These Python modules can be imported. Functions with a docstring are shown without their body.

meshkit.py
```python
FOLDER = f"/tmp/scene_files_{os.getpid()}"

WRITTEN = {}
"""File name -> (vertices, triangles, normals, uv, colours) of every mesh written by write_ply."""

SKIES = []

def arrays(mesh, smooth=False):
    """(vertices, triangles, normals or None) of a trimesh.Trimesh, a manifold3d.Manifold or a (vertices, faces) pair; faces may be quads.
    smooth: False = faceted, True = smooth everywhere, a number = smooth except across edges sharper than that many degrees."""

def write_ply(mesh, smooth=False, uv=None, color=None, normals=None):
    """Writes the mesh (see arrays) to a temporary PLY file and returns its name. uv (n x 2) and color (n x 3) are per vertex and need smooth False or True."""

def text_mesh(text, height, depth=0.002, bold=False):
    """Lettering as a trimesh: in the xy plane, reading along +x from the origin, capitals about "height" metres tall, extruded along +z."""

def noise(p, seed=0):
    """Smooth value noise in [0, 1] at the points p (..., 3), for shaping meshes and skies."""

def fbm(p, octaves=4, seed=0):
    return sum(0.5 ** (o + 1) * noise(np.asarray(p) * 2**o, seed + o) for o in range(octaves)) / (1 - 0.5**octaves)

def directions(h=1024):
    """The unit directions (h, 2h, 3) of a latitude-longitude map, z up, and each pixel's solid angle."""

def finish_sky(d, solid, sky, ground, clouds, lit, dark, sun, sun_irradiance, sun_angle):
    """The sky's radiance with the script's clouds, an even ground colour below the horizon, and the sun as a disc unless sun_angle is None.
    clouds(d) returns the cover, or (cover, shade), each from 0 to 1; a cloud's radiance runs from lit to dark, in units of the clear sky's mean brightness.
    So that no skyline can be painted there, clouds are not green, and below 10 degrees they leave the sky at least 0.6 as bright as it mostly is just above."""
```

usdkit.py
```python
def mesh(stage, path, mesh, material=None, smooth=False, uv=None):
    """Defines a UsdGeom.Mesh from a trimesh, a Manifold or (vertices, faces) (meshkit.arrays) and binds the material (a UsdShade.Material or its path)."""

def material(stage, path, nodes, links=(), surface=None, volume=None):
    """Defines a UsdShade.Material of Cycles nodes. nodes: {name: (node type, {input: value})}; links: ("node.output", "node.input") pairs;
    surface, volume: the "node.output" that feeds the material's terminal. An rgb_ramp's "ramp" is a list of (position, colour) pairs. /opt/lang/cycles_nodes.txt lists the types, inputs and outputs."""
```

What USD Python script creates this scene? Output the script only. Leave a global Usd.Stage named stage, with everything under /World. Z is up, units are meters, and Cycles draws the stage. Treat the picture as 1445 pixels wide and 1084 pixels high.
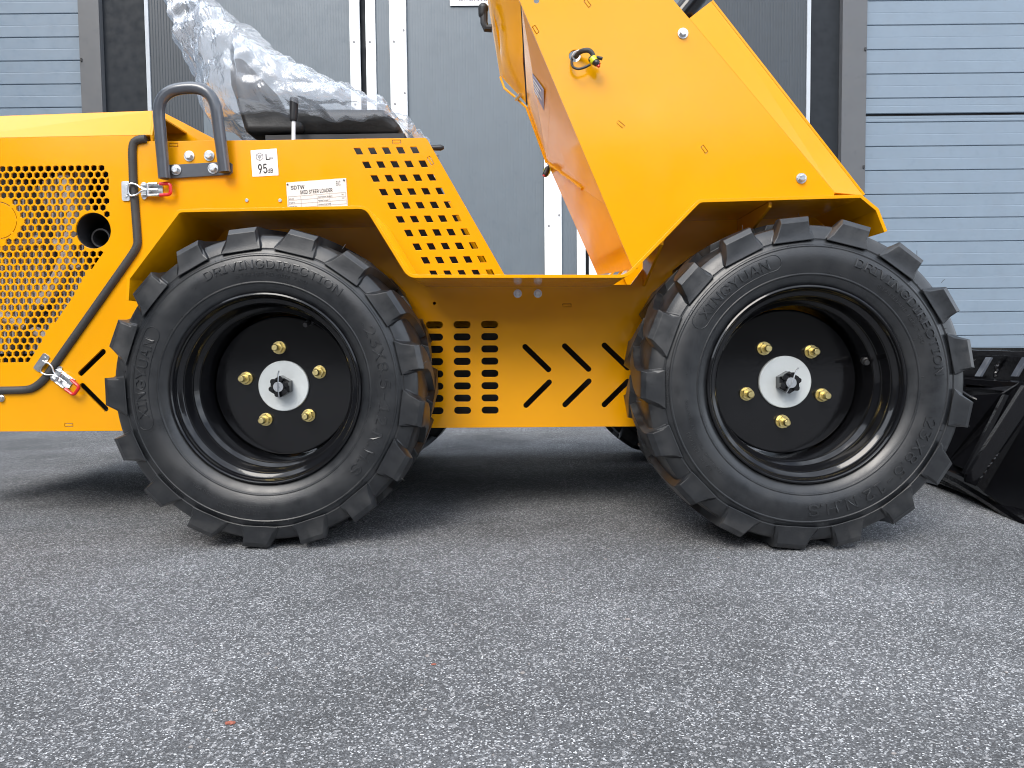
import math, random
import numpy as np, trimesh, usdkit, meshkit
from pxr import Usd, UsdGeom, UsdLux, UsdShade, Gf, Sdf
from shapely.geometry import Polygon, LineString, Point, box as sbox
from shapely import affinity
from shapely.ops import unary_union

random.seed(7)
rng = np.random.default_rng(7)
stage = Usd.Stage.CreateInMemory()
UsdGeom.SetStageUpAxis(stage, UsdGeom.Tokens.z)
UsdGeom.SetStageMetersPerUnit(stage, 1.0)
UsdGeom.Xform.Define(stage, '/World')
UsdGeom.Scope.Define(stage, '/World/Looks')

# ---------------------------------------------------------------- camera
FPX, CX, CY, CAM_H = 1040.0, 722.5, 542.0, 0.36       # focal length in photo pixels, photo centre, eye height
PITCH, ROLL = math.radians(3.0), math.radians(0.6)
cF = np.array([0, math.cos(PITCH), -math.sin(PITCH)])
_r0, _u0 = np.array([1.0, 0, 0]), np.array([0, math.sin(PITCH), math.cos(PITCH)])
cR = _r0 * math.cos(ROLL) - _u0 * math.sin(ROLL)
cU = _u0 * math.cos(ROLL) + _r0 * math.sin(ROLL)
EYE = np.array([0, 0, CAM_H])
cam = UsdGeom.Camera.Define(stage, '/World/camera')
cam.AddTransformOp().Set(Gf.Matrix4d(*[float(x) for x in (*cR, 0, *cU, 0, *(-cF), 0, *EYE, 1)]))
cam.CreateHorizontalApertureAttr(36.0)
cam.CreateVerticalApertureAttr(27.0)
cam.CreateFocalLengthAttr(36.0 * FPX / 1445.0)
cam.CreateClippingRangeAttr(Gf.Vec2f(0.02, 500))
cam.CreateExposureAttr(0.98)

# ---------------------------------------------------------------- sky and sun
SUN_EL, SUN_AZ = math.radians(43), math.radians(-160)  # azimuth = atan2(x, y) towards the sun: behind the camera, to the left
dome = UsdLux.DomeLight.Define(stage, '/World/sky')
sky_mat = usdkit.material(stage, '/World/Looks/sky_look', {
    'sky': ('sky_texture', {'sky_type': 'single_scattering', 'sun_disc': False, 'sun_elevation': SUN_EL, 'sun_rotation': SUN_AZ, 'altitude': 100.0, 'air_density': 1.0, 'aerosol_density': 1.5}),
    'tc': ('texture_coordinate', {}),
    'map': ('mapping', {'scale': (1.0, 1.0, 2.2)}),
    'n': ('noise_texture', {'scale': 2.3, 'detail': 6.0, 'roughness': 0.55}),
    'ramp': ('rgb_ramp', {'ramp': [(0.36, (0, 0, 0)), (0.62, (0.9, 0.9, 0.9))]}),
    'bw': ('rgb_to_bw', {}),
    'mix': ('mix', {'mix_type': 'mix', 'color2': (17.6, 18.9, 20.8)}),
    'bg': ('background_shader', {'strength': 0.1}),
}, [('tc.generated', 'map.vector'), ('map.vector', 'n.vector'), ('n.fac', 'ramp.fac'), ('ramp.color', 'bw.color'), ('bw.val', 'mix.fac'), ('sky.color', 'mix.color1'), ('mix.color', 'bg.color')], surface='bg.background')
UsdShade.MaterialBindingAPI.Apply(dome.GetPrim()).Bind(sky_mat)
sun = UsdLux.DistantLight.Define(stage, '/World/sun')
sun.CreateNormalizeAttr(True)
sun.CreateIntensityAttr(0.40)
sun.CreateAngleAttr(30.0)
sun.CreateColorAttr(Gf.Vec3f(1.0, 0.95, 0.88))
_sd = np.array([math.sin(SUN_AZ) * math.cos(SUN_EL), math.cos(SUN_AZ) * math.cos(SUN_EL), math.sin(SUN_EL)])
_x = np.cross([0, 0, 1.0], _sd); _x /= np.linalg.norm(_x)
_y = np.cross(_sd, _x)
sun.AddTransformOp().Set(Gf.Matrix4d(*[float(x) for x in (*_x, 0, *_y, 0, *_sd, 0, 0, 0, 0, 1)]))

# ---------------------------------------------------------------- measuring helpers
YAW = math.radians(0.5)                                # the loader stands turned a little to the picture
M0 = np.array([0, 1.285, 0.0])                         # loader origin on the ground, in the plane of the near sidewalls
AU = np.array([math.cos(YAW), -math.sin(YAW), 0]); AV = np.array([math.sin(YAW), math.cos(YAW), 0])


def _ray(px, py):
    return cF + cR * ((px - CX) / FPX) + cU * ((CY - py) / FPX)


def S(px, py, v):
    """The loader's own coordinates (u along it, v into it, w up) of the point seen at a photo pixel in the upright plane v."""
    d = _ray(px, py)
    t = ((M0 + AV * v - EYE) @ AV) / (d @ AV)
    q = EYE + d * t - M0
    return np.array([q @ AU, v, q[2]])


def S2(px, py, v):
    q = S(px, py, v)
    return (q[0], q[2])


def W(px, py, y):
    """World point seen at a photo pixel in the plane y."""
    d = _ray(px, py)
    return EYE + d * (y / d[1])


# ---------------------------------------------------------------- scene helpers
_names = {}


def numbered(parent, name):
    k = _names.get((parent, name), 0)
    _names[(parent, name)] = k + 1
    return f'{parent}/{name}' if k == 0 else f'{parent}/{name}_{k:03d}'


def _path(p):
    return '/World' if p is None else str(p.GetPath())


def keys(prim, label=None, cat=None, group=None, kind=None):
    for k, v in (('label', label), ('category', cat), ('group', group), ('kind', kind)):
        if v:
            prim.SetCustomDataByKey(k, v)
    return prim


def obj(name, mesh, mat, parent=None, smooth=30, label=None):
    if isinstance(mesh, list):
        mesh = trimesh.util.concatenate(mesh)
    p = usdkit.mesh(stage, numbered(_path(parent), name), mesh, mat, smooth=smooth).GetPrim()
    if label:
        p.SetCustomDataByKey('label', label)
    return p


def xf(name, parent=None, loc=(0, 0, 0), rotz=0.0, roty=0.0):
    x = UsdGeom.Xform.Define(stage, numbered(_path(parent), name))
    x.AddTranslateOp().Set(Gf.Vec3d(*[float(a) for a in loc]))
    if rotz:
        x.AddRotateZOp().Set(rotz)
    if roty:
        x.AddRotateYOp().Set(roty)
    return x.GetPrim()


def ext(poly, v0, v1):
    """A plate: polygon in (u, w) running from depth v0 to v1."""
    ms = []
    for g in getattr(poly, 'geoms', [poly]):
        if g.is_empty or g.area < 1e-9:
            continue
        m = trimesh.creation.extrude_polygon(g, abs(v1 - v0), engine='earcut')
        v = np.array(m.vertices)
        ms.append(trimesh.Trimesh(np.column_stack([v[:, 0], v[:, 2] + min(v0, v1), v[:, 1]]), m.faces[:, ::-1], process=False))
    return trimesh.util.concatenate(ms)


def ppoly(pts, v):
    return Polygon([S2(x, y, v) for x, y in pts])


def tube(pts, r, n=12, closed=False, rs=None):
    pts = np.asarray(pts, float)
    m = len(pts)
    T = np.gradient(pts, axis=0)
    if closed:
        T = np.roll(pts, -1, 0) - np.roll(pts, 1, 0)
    T /= np.linalg.norm(T, axis=1, keepdims=True)
    a = np.array([0, 0, 1.0]) if abs(T[0][2]) < 0.9 else np.array([1.0, 0, 0])
    N = np.cross(T[0], a); N /= np.linalg.norm(N)
    ring = []
    ang = np.arange(n) * 2 * np.pi / n
    for i in range(m):
        N = N - T[i] * (N @ T[i]); N /= np.linalg.norm(N)
        B = np.cross(T[i], N)
        rr = r if rs is None else rs[i]
        ring.append(pts[i] + rr * (np.cos(ang)[:, None] * N + np.sin(ang)[:, None] * B))
    V = np.vstack(ring)
    Fc = []
    for i in range(m if closed else m - 1):
        j = (i + 1) % m
        for k in range(n):
            l = (k + 1) % n
            Fc += [[i * n + k, i * n + l, j * n + l], [i * n + k, j * n + l, j * n + k]]
    if not closed:
        c0, c1 = len(V), len(V) + 1
        V = np.vstack([V, pts[0], pts[-1]])
        for k in range(n):
            l = (k + 1) % n
            Fc += [[c0, l, k], [c1, (m - 1) * n + k, (m - 1) * n + l]]
    return trimesh.Trimesh(V, np.array(Fc)[:, ::-1] if False else np.array(Fc), process=False)


def smooth_path(pts, r, n=6):
    """Rounds the corners of a polyline with arcs (quadratic) of about radius r."""
    pts = [np.asarray(p, float) for p in pts]
    out = [pts[0]]
    for a, b, c in zip(pts[:-2], pts[1:-1], pts[2:]):
        da, dc = np.linalg.norm(a - b), np.linalg.norm(c - b)
        ra = min(r, da * 0.49); rc = min(r, dc * 0.49)
        p, q = b + (a - b) / da * ra, b + (c - b) / dc * rc
        for t in np.linspace(0, 1, n):
            out.append((1 - t) ** 2 * p + 2 * t * (1 - t) * b + t * t * q)
    out.append(pts[-1])
    return out


def box(lo, hi):
    lo, hi = np.minimum(lo, hi), np.maximum(lo, hi)
    m = trimesh.creation.box(hi - lo)
    m.apply_translation((np.asarray(lo) + hi) / 2)
    return m


def rbox(lo, hi, r, k=2):
    lo, hi = np.asarray(lo, float), np.asarray(hi, float)
    s = trimesh.creation.icosphere(subdivisions=k, radius=r).vertices
    c = np.array([[x, y, z] for x in (lo[0] + r, hi[0] - r) for y in (lo[1] + r, hi[1] - r) for z in (lo[2] + r, hi[2] - r)])
    return trimesh.convex.convex_hull((c[:, None] + s[None]).reshape(-1, 3))


def hull_spheres(cs, k=2):
    s = trimesh.creation.icosphere(subdivisions=k, radius=1.0).vertices
    return trimesh.convex.convex_hull(np.vstack([np.asarray(c) + s * r for c, r in cs]))


def cylv(u, w, v0, v1, r, n=24, r1=None):
    """Cylinder (or cone frustum) along v."""
    a = np.arange(n) * 2 * np.pi / n + np.pi / n
    r1 = r if r1 is None else r1
    A = np.column_stack([u + r * np.cos(a), np.full(n, v0), w + r * np.sin(a)])
    B = np.column_stack([u + r1 * np.cos(a), np.full(n, v1), w + r1 * np.sin(a)])
    return trimesh.convex.convex_hull(np.vstack([A, B]))


def slab(pts, t):
    """A folded-sheet facet: 3D polygon (nearly planar) given thickness t away from its first normal."""
    P = np.asarray(pts, float)
    n = np.cross(P[1] - P[0], P[2] - P[0]); n /= np.linalg.norm(n)
    k = len(P)
    V = np.vstack([P, P + n * t])
    Fc = [[0, i, i + 1] for i in range(1, k - 1)] + [[k, k + i + 1, k + i] for i in range(1, k - 1)]
    for i in range(k):
        j = (i + 1) % k
        Fc += [[i, k + i, k + j], [i, k + j, j]]
    m = trimesh.Trimesh(V, Fc, process=False)
    m.fix_normals()
    return m


def lathe(profile, n=96):
    """Profile of (r, v) turned round the v axis."""
    pr = np.asarray(profile, float)
    a = np.arange(n) * 2 * np.pi / n
    V = np.vstack([np.column_stack([r * np.cos(a), np.full(n, v), r * np.sin(a)]) for r, v in pr])
    Fc = []
    for i in range(len(pr) - 1):
        for k in range(n):
            l = (k + 1) % n
            Fc += [[i * n + k, (i + 1) * n + k, (i + 1) * n + l], [i * n + k, (i + 1) * n + l, i * n + l]]
    return trimesh.Trimesh(V, Fc, process=False)


def stadium(p0, p1, r):
    return LineString([p0, p1]).buffer(r, quad_segs=6)


def text_uw(text, h, depth, origin, ang=0.0, v=0.0, bold=False, fit=None, center=False):
    """Flat lettering standing in the plane v, reading along +u."""
    m = meshkit.text_mesh(text, h, depth, bold)
    V = np.array(m.vertices)
    if fit:
        V[:, 0] *= fit / (V[:, 0].max() - V[:, 0].min())
    if center:
        V[:, 0] -= (V[:, 0].max() + V[:, 0].min()) / 2
    c, s = math.cos(ang), math.sin(ang)
    u = origin[0] + V[:, 0] * c - V[:, 1] * s
    w = origin[1] + V[:, 0] * s + V[:, 1] * c
    return trimesh.Trimesh(np.column_stack([u, v - V[:, 2], w]), m.faces, process=False)


# ---------------------------------------------------------------- materials
L = '/World/Looks/'


def paint(name, col, rough=0.3, coat=0.4, coat_r=0.06, bev=0.0012, peel=0.06, dirt=0.0, metal=0.0, peel_scale=260.0, var=0.06, spec=0.5):
    nodes = {
        'geo': ('geometry', {}),
        'n1': ('noise_texture', {'scale': 9.0, 'detail': 4.0}),
        'r1': ('rgb_ramp', {'ramp': [(0.3, tuple(c * (1 - var) for c in col)), (0.7, tuple(min(1, c * (1 + var)) for c in col))]}),
        'n2': ('noise_texture', {'scale': peel_scale, 'detail': 2.0}),
        'b': ('bump', {'strength': peel, 'distance': 0.002}),
        'bv': ('bevel', {'samples': 4, 'radius': bev}),
        'nr': ('noise_texture', {'scale': 22.0, 'detail': 5.0}),
        'mr': ('map_range', {'from_min': 0.3, 'from_max': 0.7, 'to_min': rough * 0.8, 'to_max': rough * 1.25}),
        'p': ('principled_bsdf', {'metallic': metal, 'specular_ior_level': spec, 'coat_weight': coat, 'coat_roughness': coat_r}),
    }
    links = [('geo.position', 'n1.vector'), ('n1.fac', 'r1.fac'), ('geo.position', 'n2.vector'), ('n2.fac', 'b.height'), ('bv.bevel', 'b.normal'),
             ('b.normal', 'p.normal'), ('geo.position', 'nr.vector'), ('nr.fac', 'mr.value'), ('mr.result', 'p.roughness')]
    if dirt:
        nodes['nd'] = ('noise_texture', {'scale': 14.0, 'detail': 7.0, 'roughness': 0.65})
        nodes['rd'] = ('rgb_ramp', {'ramp': [(0.5, (0, 0, 0)), (0.75, (dirt, dirt, dirt))]})
        nodes['bwd'] = ('rgb_to_bw', {})
        nodes['md'] = ('mix', {'color2': (0.16, 0.145, 0.125)})
        links += [('geo.position', 'nd.vector'), ('nd.fac', 'rd.fac'), ('rd.color', 'bwd.color'), ('bwd.val', 'md.fac'), ('r1.color', 'md.color1'), ('md.color', 'p.base_color')]
    else:
        links += [('r1.color', 'p.base_color')]
    return usdkit.material(stage, L + name, nodes, links, surface='p.BSDF')


YEL = (0.70, 0.300, 0.001)
m_yellow = paint('yellow_paint', YEL, 0.15, 0.0, var=0.025, peel=0.03, spec=0.36)
m_gloss_yellow = paint('yellow_gloss_paint', YEL, 0.13, 0.0, 0.05, var=0.025, peel=0.03)
m_black = paint('black_gloss_paint', (0.0035, 0.0035, 0.004), 0.10, 0.0, peel=0.04, peel_scale=180, spec=0.42)
m_black_steel = paint('black_steel_paint', (0.0022, 0.0022, 0.0026), 0.12, 0.0, 0.08, spec=0.32, peel=0.12, peel_scale=120)
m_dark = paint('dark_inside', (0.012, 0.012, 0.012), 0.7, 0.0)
m_grey_tube = paint('dark_grey_paint', (0.055, 0.062, 0.075), 0.3, 0.6, 0.08)
m_plastic = paint('black_plastic', (0.012, 0.012, 0.013), 0.45, 0.0)
m_seal = paint('rubber_seal', (0.035, 0.034, 0.033), 0.6, 0.0, peel=0.3, peel_scale=300)
m_zinc = paint('zinc_steel', (0.60, 0.615, 0.63), 0.30, 0.0, metal=1.0, bev=0.0004)
m_washer = paint('brushed_zinc', (0.54, 0.57, 0.57), 0.5, 0.0, metal=0.35, bev=0.0006, peel=0.10, var=0.10)
m_gold = paint('yellow_zinc', (0.75, 0.62, 0.28), 0.3, 0.0, metal=1.0, bev=0.0006)
m_red = paint('red_plastic', (0.55, 0.012, 0.015), 0.3, 0.3)
m_lime = paint('yellow_green_plastic', (0.6, 0.62, 0.02), 0.4, 0.0)
m_white = paint('white_sticker', (0.74, 0.74, 0.74), 0.35, 0.3, bev=0.0002)
m_plate = paint('plate_metal', (0.6, 0.61, 0.6), 0.4, 0.0, metal=0.0, bev=0.0002)
m_ink = paint('dark_ink', (0.02, 0.02, 0.022), 0.5, 0.0, bev=0.0001)
m_ink_grey = paint('grey_ink', (0.22, 0.22, 0.23), 0.5, 0.0, bev=0.0001)
m_ink_blue = paint('violet_print', (0.22, 0.22, 0.36), 0.4, 0.2, bev=0.0001)
m_seat = paint('seat_vinyl', (0.02, 0.019, 0.018), 0.5, 0.0, peel=0.3, peel_scale=200)
m_rod = paint('white_rod', (0.8, 0.8, 0.8), 0.3, 0.3)
m_engine = paint('engine_grey', (0.5, 0.5, 0.51), 0.5, 0.0, peel=0.4, peel_scale=90)

m_rubber = usdkit.material(stage, L + 'tyre_rubber', {
    'tc': ('texture_coordinate', {}),
    'xyz': ('separate_xyz', {}),
    'len': ('math', {'math_type': 'power', 'value2': 0.5}), 'xx': ('math', {'math_type': 'multiply'}), 'zz': ('math', {'math_type': 'multiply'}), 'sum': ('math', {'math_type': 'add'}),
    'tread': ('map_range', {'from_min': 0.245, 'from_max': 0.275, 'to_min': 0.12, 'to_max': 1.0, 'clamp': True}),
    'n1': ('noise_texture', {'scale': 11.0, 'detail': 9.0, 'roughness': 0.66}),
    'r1': ('rgb_ramp', {'ramp': [(0.50, (0, 0, 0)), (0.70, (0.5, 0.5, 0.5))]}),
    'bw': ('rgb_to_bw', {}),
    'dm': ('math', {'math_type': 'multiply'}),
    'n3': ('noise_texture', {'scale': 45.0, 'detail': 6.0, 'roughness': 0.65}),
    'r3': ('rgb_ramp', {'ramp': [(0.3, (0.0035, 0.0040, 0.0048)), (0.7, (0.0095, 0.0104, 0.0118))]}),
    'mix': ('mix', {'color2': (0.085, 0.083, 0.080)}),
    'n2': ('noise_texture', {'scale': 420.0, 'detail': 4.0}),
    'bv': ('bevel', {'samples': 4, 'radius': 0.0018}),
    'b': ('bump', {'strength': 0.12, 'distance': 0.0012}),
    'mr': ('map_range', {'from_min': 0.3, 'from_max': 0.75, 'to_min': 0.24, 'to_max': 0.55}),
    'p': ('principled_bsdf', {'specular_ior_level': 0.62}),
}, [('tc.object', 'xyz.vector'), ('xyz.x', 'xx.value1'), ('xyz.x', 'xx.value2'), ('xyz.z', 'zz.value1'), ('xyz.z', 'zz.value2'), ('xx.value', 'sum.value1'), ('zz.value', 'sum.value2'), ('sum.value', 'len.value1'), ('len.value', 'tread.value'),
    ('tc.object', 'n1.vector'), ('n1.fac', 'r1.fac'), ('r1.color', 'bw.color'), ('bw.val', 'dm.value1'), ('tread.result', 'dm.value2'), ('dm.value', 'mix.fac'), ('tc.object', 'n3.vector'), ('n3.fac', 'r3.fac'),
    ('r3.color', 'mix.color1'), ('mix.color', 'p.base_color'), ('tc.object', 'n2.vector'), ('n2.fac', 'b.height'), ('bv.bevel', 'b.normal'), ('b.normal', 'p.normal'),
    ('n1.fac', 'mr.value'), ('mr.result', 'p.roughness')], surface='p.BSDF')

m_rubber_fine = paint('tyre_lettering', (0.009, 0.0098, 0.011), 0.33, 0.0, bev=0.0002, peel=0.0, spec=0.62)

m_asphalt = usdkit.material(stage, L + 'asphalt_look', {
    'geo': ('geometry', {}),
    'vo': ('voronoi_texture', {'scale': 640.0, 'randomness': 1.0}),
    'vo2': ('voronoi_texture', {'scale': 310.0, 'randomness': 1.0}),
    'hs': ('separate_color', {}), 'hs2': ('separate_color', {}),
    'r1': ('rgb_ramp', {'ramp': [(0.0, (0.088, 0.0905, 0.094)), (0.5, (0.125, 0.1285, 0.134)), (0.8, (0.185, 0.190, 0.197)), (0.90, (0.33, 0.338, 0.35)), (1.0, (0.78, 0.79, 0.80))]}),
    'r2': ('rgb_ramp', {'ramp': [(0.93, (0, 0, 0)), (0.96, (0.9, 0.9, 0.9))], 'interpolate': True}),
    'nb': ('noise_texture', {'scale': 3.0, 'detail': 8.0, 'roughness': 0.65}),
    'rb': ('rgb_ramp', {'ramp': [(0.3, (0.70, 0.70, 0.695)), (0.5, (1.0, 1.0, 1.0)), (0.7, (1.28, 1.28, 1.285))]}),
    'ng': ('noise_texture', {'scale': 650.0, 'detail': 4.0, 'roughness': 0.7}),
    'rg': ('rgb_ramp', {'ramp': [(0.25, (0.65, 0.65, 0.65)), (0.6, (1.1, 1.1, 1.1)), (0.75, (1.35, 1.35, 1.35))]}),
    'ms': ('mix', {'mix_type': 'mix', 'color2': (0.36, 0.36, 0.365)}),
    'bw2': ('rgb_to_bw', {}),
    'm1': ('mix', {'mix_type': 'multiply', 'fac': 1.0}),
    'm2': ('mix', {'mix_type': 'multiply', 'fac': 1.0}),
    'ad': ('math', {'math_type': 'add'}),
    'md': ('math', {'math_type': 'multiply', 'value2': 0.6}),
    'b': ('bump', {'strength': 0.8, 'distance': 0.003}),
    'p': ('principled_bsdf', {'roughness': 0.85, 'specular_ior_level': 0.15}),
}, [('geo.position', 'vo.vector'), ('geo.position', 'vo2.vector'), ('vo.color', 'hs.color'), ('hs.r', 'r1.fac'), ('vo2.color', 'hs2.color'), ('hs2.r', 'r2.fac'), ('r2.color', 'bw2.color'), ('bw2.val', 'ms.fac'),
    ('r1.color', 'ms.color1'), ('geo.position', 'nb.vector'), ('nb.fac', 'rb.fac'), ('geo.position', 'ng.vector'), ('ng.fac', 'rg.fac'),
    ('ms.color', 'm1.color1'), ('rb.color', 'm1.color2'), ('m1.color', 'm2.color1'), ('rg.color', 'm2.color2'), ('m2.color', 'p.base_color'),
    ('vo.distance', 'md.value1'), ('md.value', 'ad.value1'), ('ng.fac', 'ad.value2'), ('ad.value', 'b.height'), ('b.normal', 'p.normal')], surface='p.BSDF')

m_panel = paint('panel_grey', (0.112, 0.137, 0.158), 0.42, 0.0, bev=0.0008, peel=0.02, var=0.03)
m_panel_dark = paint('panel_anthracite', (0.034, 0.042, 0.050), 0.42, 0.0, bev=0.0008, peel=0.02, var=0.04)
m_column = paint('column_anthracite', (0.012, 0.0155, 0.020), 0.6, 0.0, bev=0.0008, peel=0.02, var=0.05, spec=0.25)
m_frame = paint('frame_grey', (0.085, 0.088, 0.093), 0.42, 0.0, peel=0.02, var=0.04, dirt=0.12)
m_door = paint('door_blue_grey', (0.165, 0.212, 0.262), 0.38, 0.0, bev=0.0012, peel=0.02, var=0.03, dirt=0.10)
m_strip = paint('white_profile', (0.85, 0.87, 0.87), 0.35, 0.2, peel=0.02, var=0.02)
m_alu = paint('aluminium_flashing', (0.42, 0.45, 0.48), 0.35, 0.2, peel=0.02)
m_grit = paint('grit_stone', (0.25, 0.23, 0.22), 0.8, 0.0, bev=0.0004)
m_grit_red = paint('brick_chip', (0.28, 0.09, 0.06), 0.8, 0.0, bev=0.0004)

m_bag = usdkit.material(stage, L + 'clear_film', {
    'geo': ('geometry', {}),
    'n': ('noise_texture', {'scale': 16.0, 'detail': 6.0, 'roughness': 0.65, 'distortion': 1.2}),
    'n2': ('noise_texture', {'scale': 45.0, 'detail': 4.0, 'roughness': 0.6, 'distortion': 0.8}),
    'ad': ('math', {'math_type': 'add'}),
    'b': ('bump', {'strength': 0.4, 'distance': 0.006}),
    'fr': ('layer_weight', {'blend': 0.16}),
    'mr': ('map_range', {'from_min': 0.0, 'from_max': 1.0, 'to_min': 0.07, 'to_max': 0.7}),
    't': ('transparent_bsdf', {'color': (0.95, 0.96, 0.97)}),
    'g': ('glossy_bsdf', {'color': (0.95, 0.97, 1.0), 'roughness': 0.12}),
    'tl': ('translucent_bsdf', {'color': (0.8, 0.82, 0.85)}),
    'df': ('diffuse_bsdf', {'color': (0.75, 0.78, 0.82)}),
    'haze': ('mix_closure', {'fac': 0.5}),
    'm0': ('mix_closure', {'fac': 0.17}),
    'm1': ('mix_closure', {}),
}, [('geo.position', 'n.vector'), ('geo.position', 'n2.vector'), ('n.fac', 'ad.value1'), ('n2.fac', 'ad.value2'), ('ad.value', 'b.height'), ('b.normal', 'g.normal'), ('b.normal', 'fr.normal'), ('fr.fresnel', 'mr.value'),
    ('df.BSDF', 'haze.closure1'), ('tl.BSDF', 'haze.closure2'), ('t.BSDF', 'm0.closure1'), ('haze.closure', 'm0.closure2'), ('mr.result', 'm1.fac'), ('m0.closure', 'm1.closure1'), ('g.BSDF', 'm1.closure2')], surface='m1.closure')

# ---------------------------------------------------------------- ground
g = trimesh.Trimesh([[-60, -60, 0], [60, -60, 0], [60, 60, 0], [-60, 60, 0]], [[0, 1, 2], [0, 2, 3]], process=False)
keys(obj('asphalt_ground', g, m_asphalt, smooth=False), 'grey worn asphalt yard with pale aggregate specks', 'ground', kind='structure')

# ---------------------------------------------------------------- the building behind
YW = 3.70                                              # plane of the wall
ZT = 4.2                                               # its height
bld = xf('building', None, (0, YW, 0))
keys(bld, 'grey metal-clad building with white-trimmed door and two garage doors behind loader', 'building')


def wx(px, py=90, y=YW):
    return W(px, py, y)[0]


def wz(px, py, y=YW):
    return W(px, py, y)[2]


def ribbed(x0, x1, pitch, depth, y, z0=0.0, z1=ZT):
    """Micro-ribbed sheet facing the camera."""
    n = max(1, round((x1 - x0) / pitch))
    xs, ys = [], []
    p = (x1 - x0) / n
    for i in range(n):
        a = x0 + i * p
        xs += [a, a + 0.16 * p, a + 0.30 * p, a + 0.86 * p]; ys += [0, depth, 0, 0]
    xs.append(x1); ys.append(0)
    xs, ys = np.array(xs), np.array(ys) + y
    k = len(xs)
    V = np.vstack([np.column_stack([xs, ys, np.full(k, z0)]), np.column_stack([xs, ys, np.full(k, z1)]), [[x0, y + 0.08, z0], [x1, y + 0.08, z0], [x1, y + 0.08, z1], [x0, y + 0.08, z1]]])
    Fc = []
    for i in range(k - 1):
        Fc += [[i, i + 1, k + i + 1], [i, k + i + 1, k + i]]
    b = 2 * k
    Fc += [[b, b + 2, b + 1], [b, b + 3, b + 2], [0, k, b + 3], [0, b + 3, b], [k - 1, b + 1, b + 2], [k - 1, b + 2, 2 * k - 1]]
    return trimesh.Trimesh(V, Fc, process=False)


# all building parts are in coordinates relative to the wall plane
def bx(x0, x1, y0, y1, z0=0.0, z1=ZT):
    return box((x0, y0, z0), (x1, y1, z1))


XL, XR = wx(212.5), wx(1137, 150)
xa, xb = wx(284), wx(962)
obj('wall_panel', ribbed(XL, xa, 0.0135, 0.0012, 0.0), m_panel_dark, bld, smooth=False)
obj('wall_panel', ribbed(xa + 0.002, wx(494.5), 0.0135, 0.0004, 0.0), m_panel, bld, smooth=False)
obj('wall_panel', ribbed(wx(844), xb, 0.0135, 0.0004, 0.0), m_panel, bld, smooth=False)
obj('wall_panel', ribbed(xb + 0.002, XR, 0.0135, 0.0012, 0.0), m_panel_dark, bld, smooth=False)
obj('wall_panel', ribbed(wx(531.5), wx(550.5), 0.0135, 0.0004, 0.0), m_panel, bld, smooth=False)
obj('wall_panel', ribbed(wx(792.5, 300), wx(813.5, 300), 0.0135, 0.0008, 0.0), m_panel, bld, smooth=False)
# door leaf with handle side strips
leaf = obj('door_leaf', ribbed(wx(575), wx(767.5, 300), 0.0135, 0.0003, 0.004), m_panel, bld, smooth=False)


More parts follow.
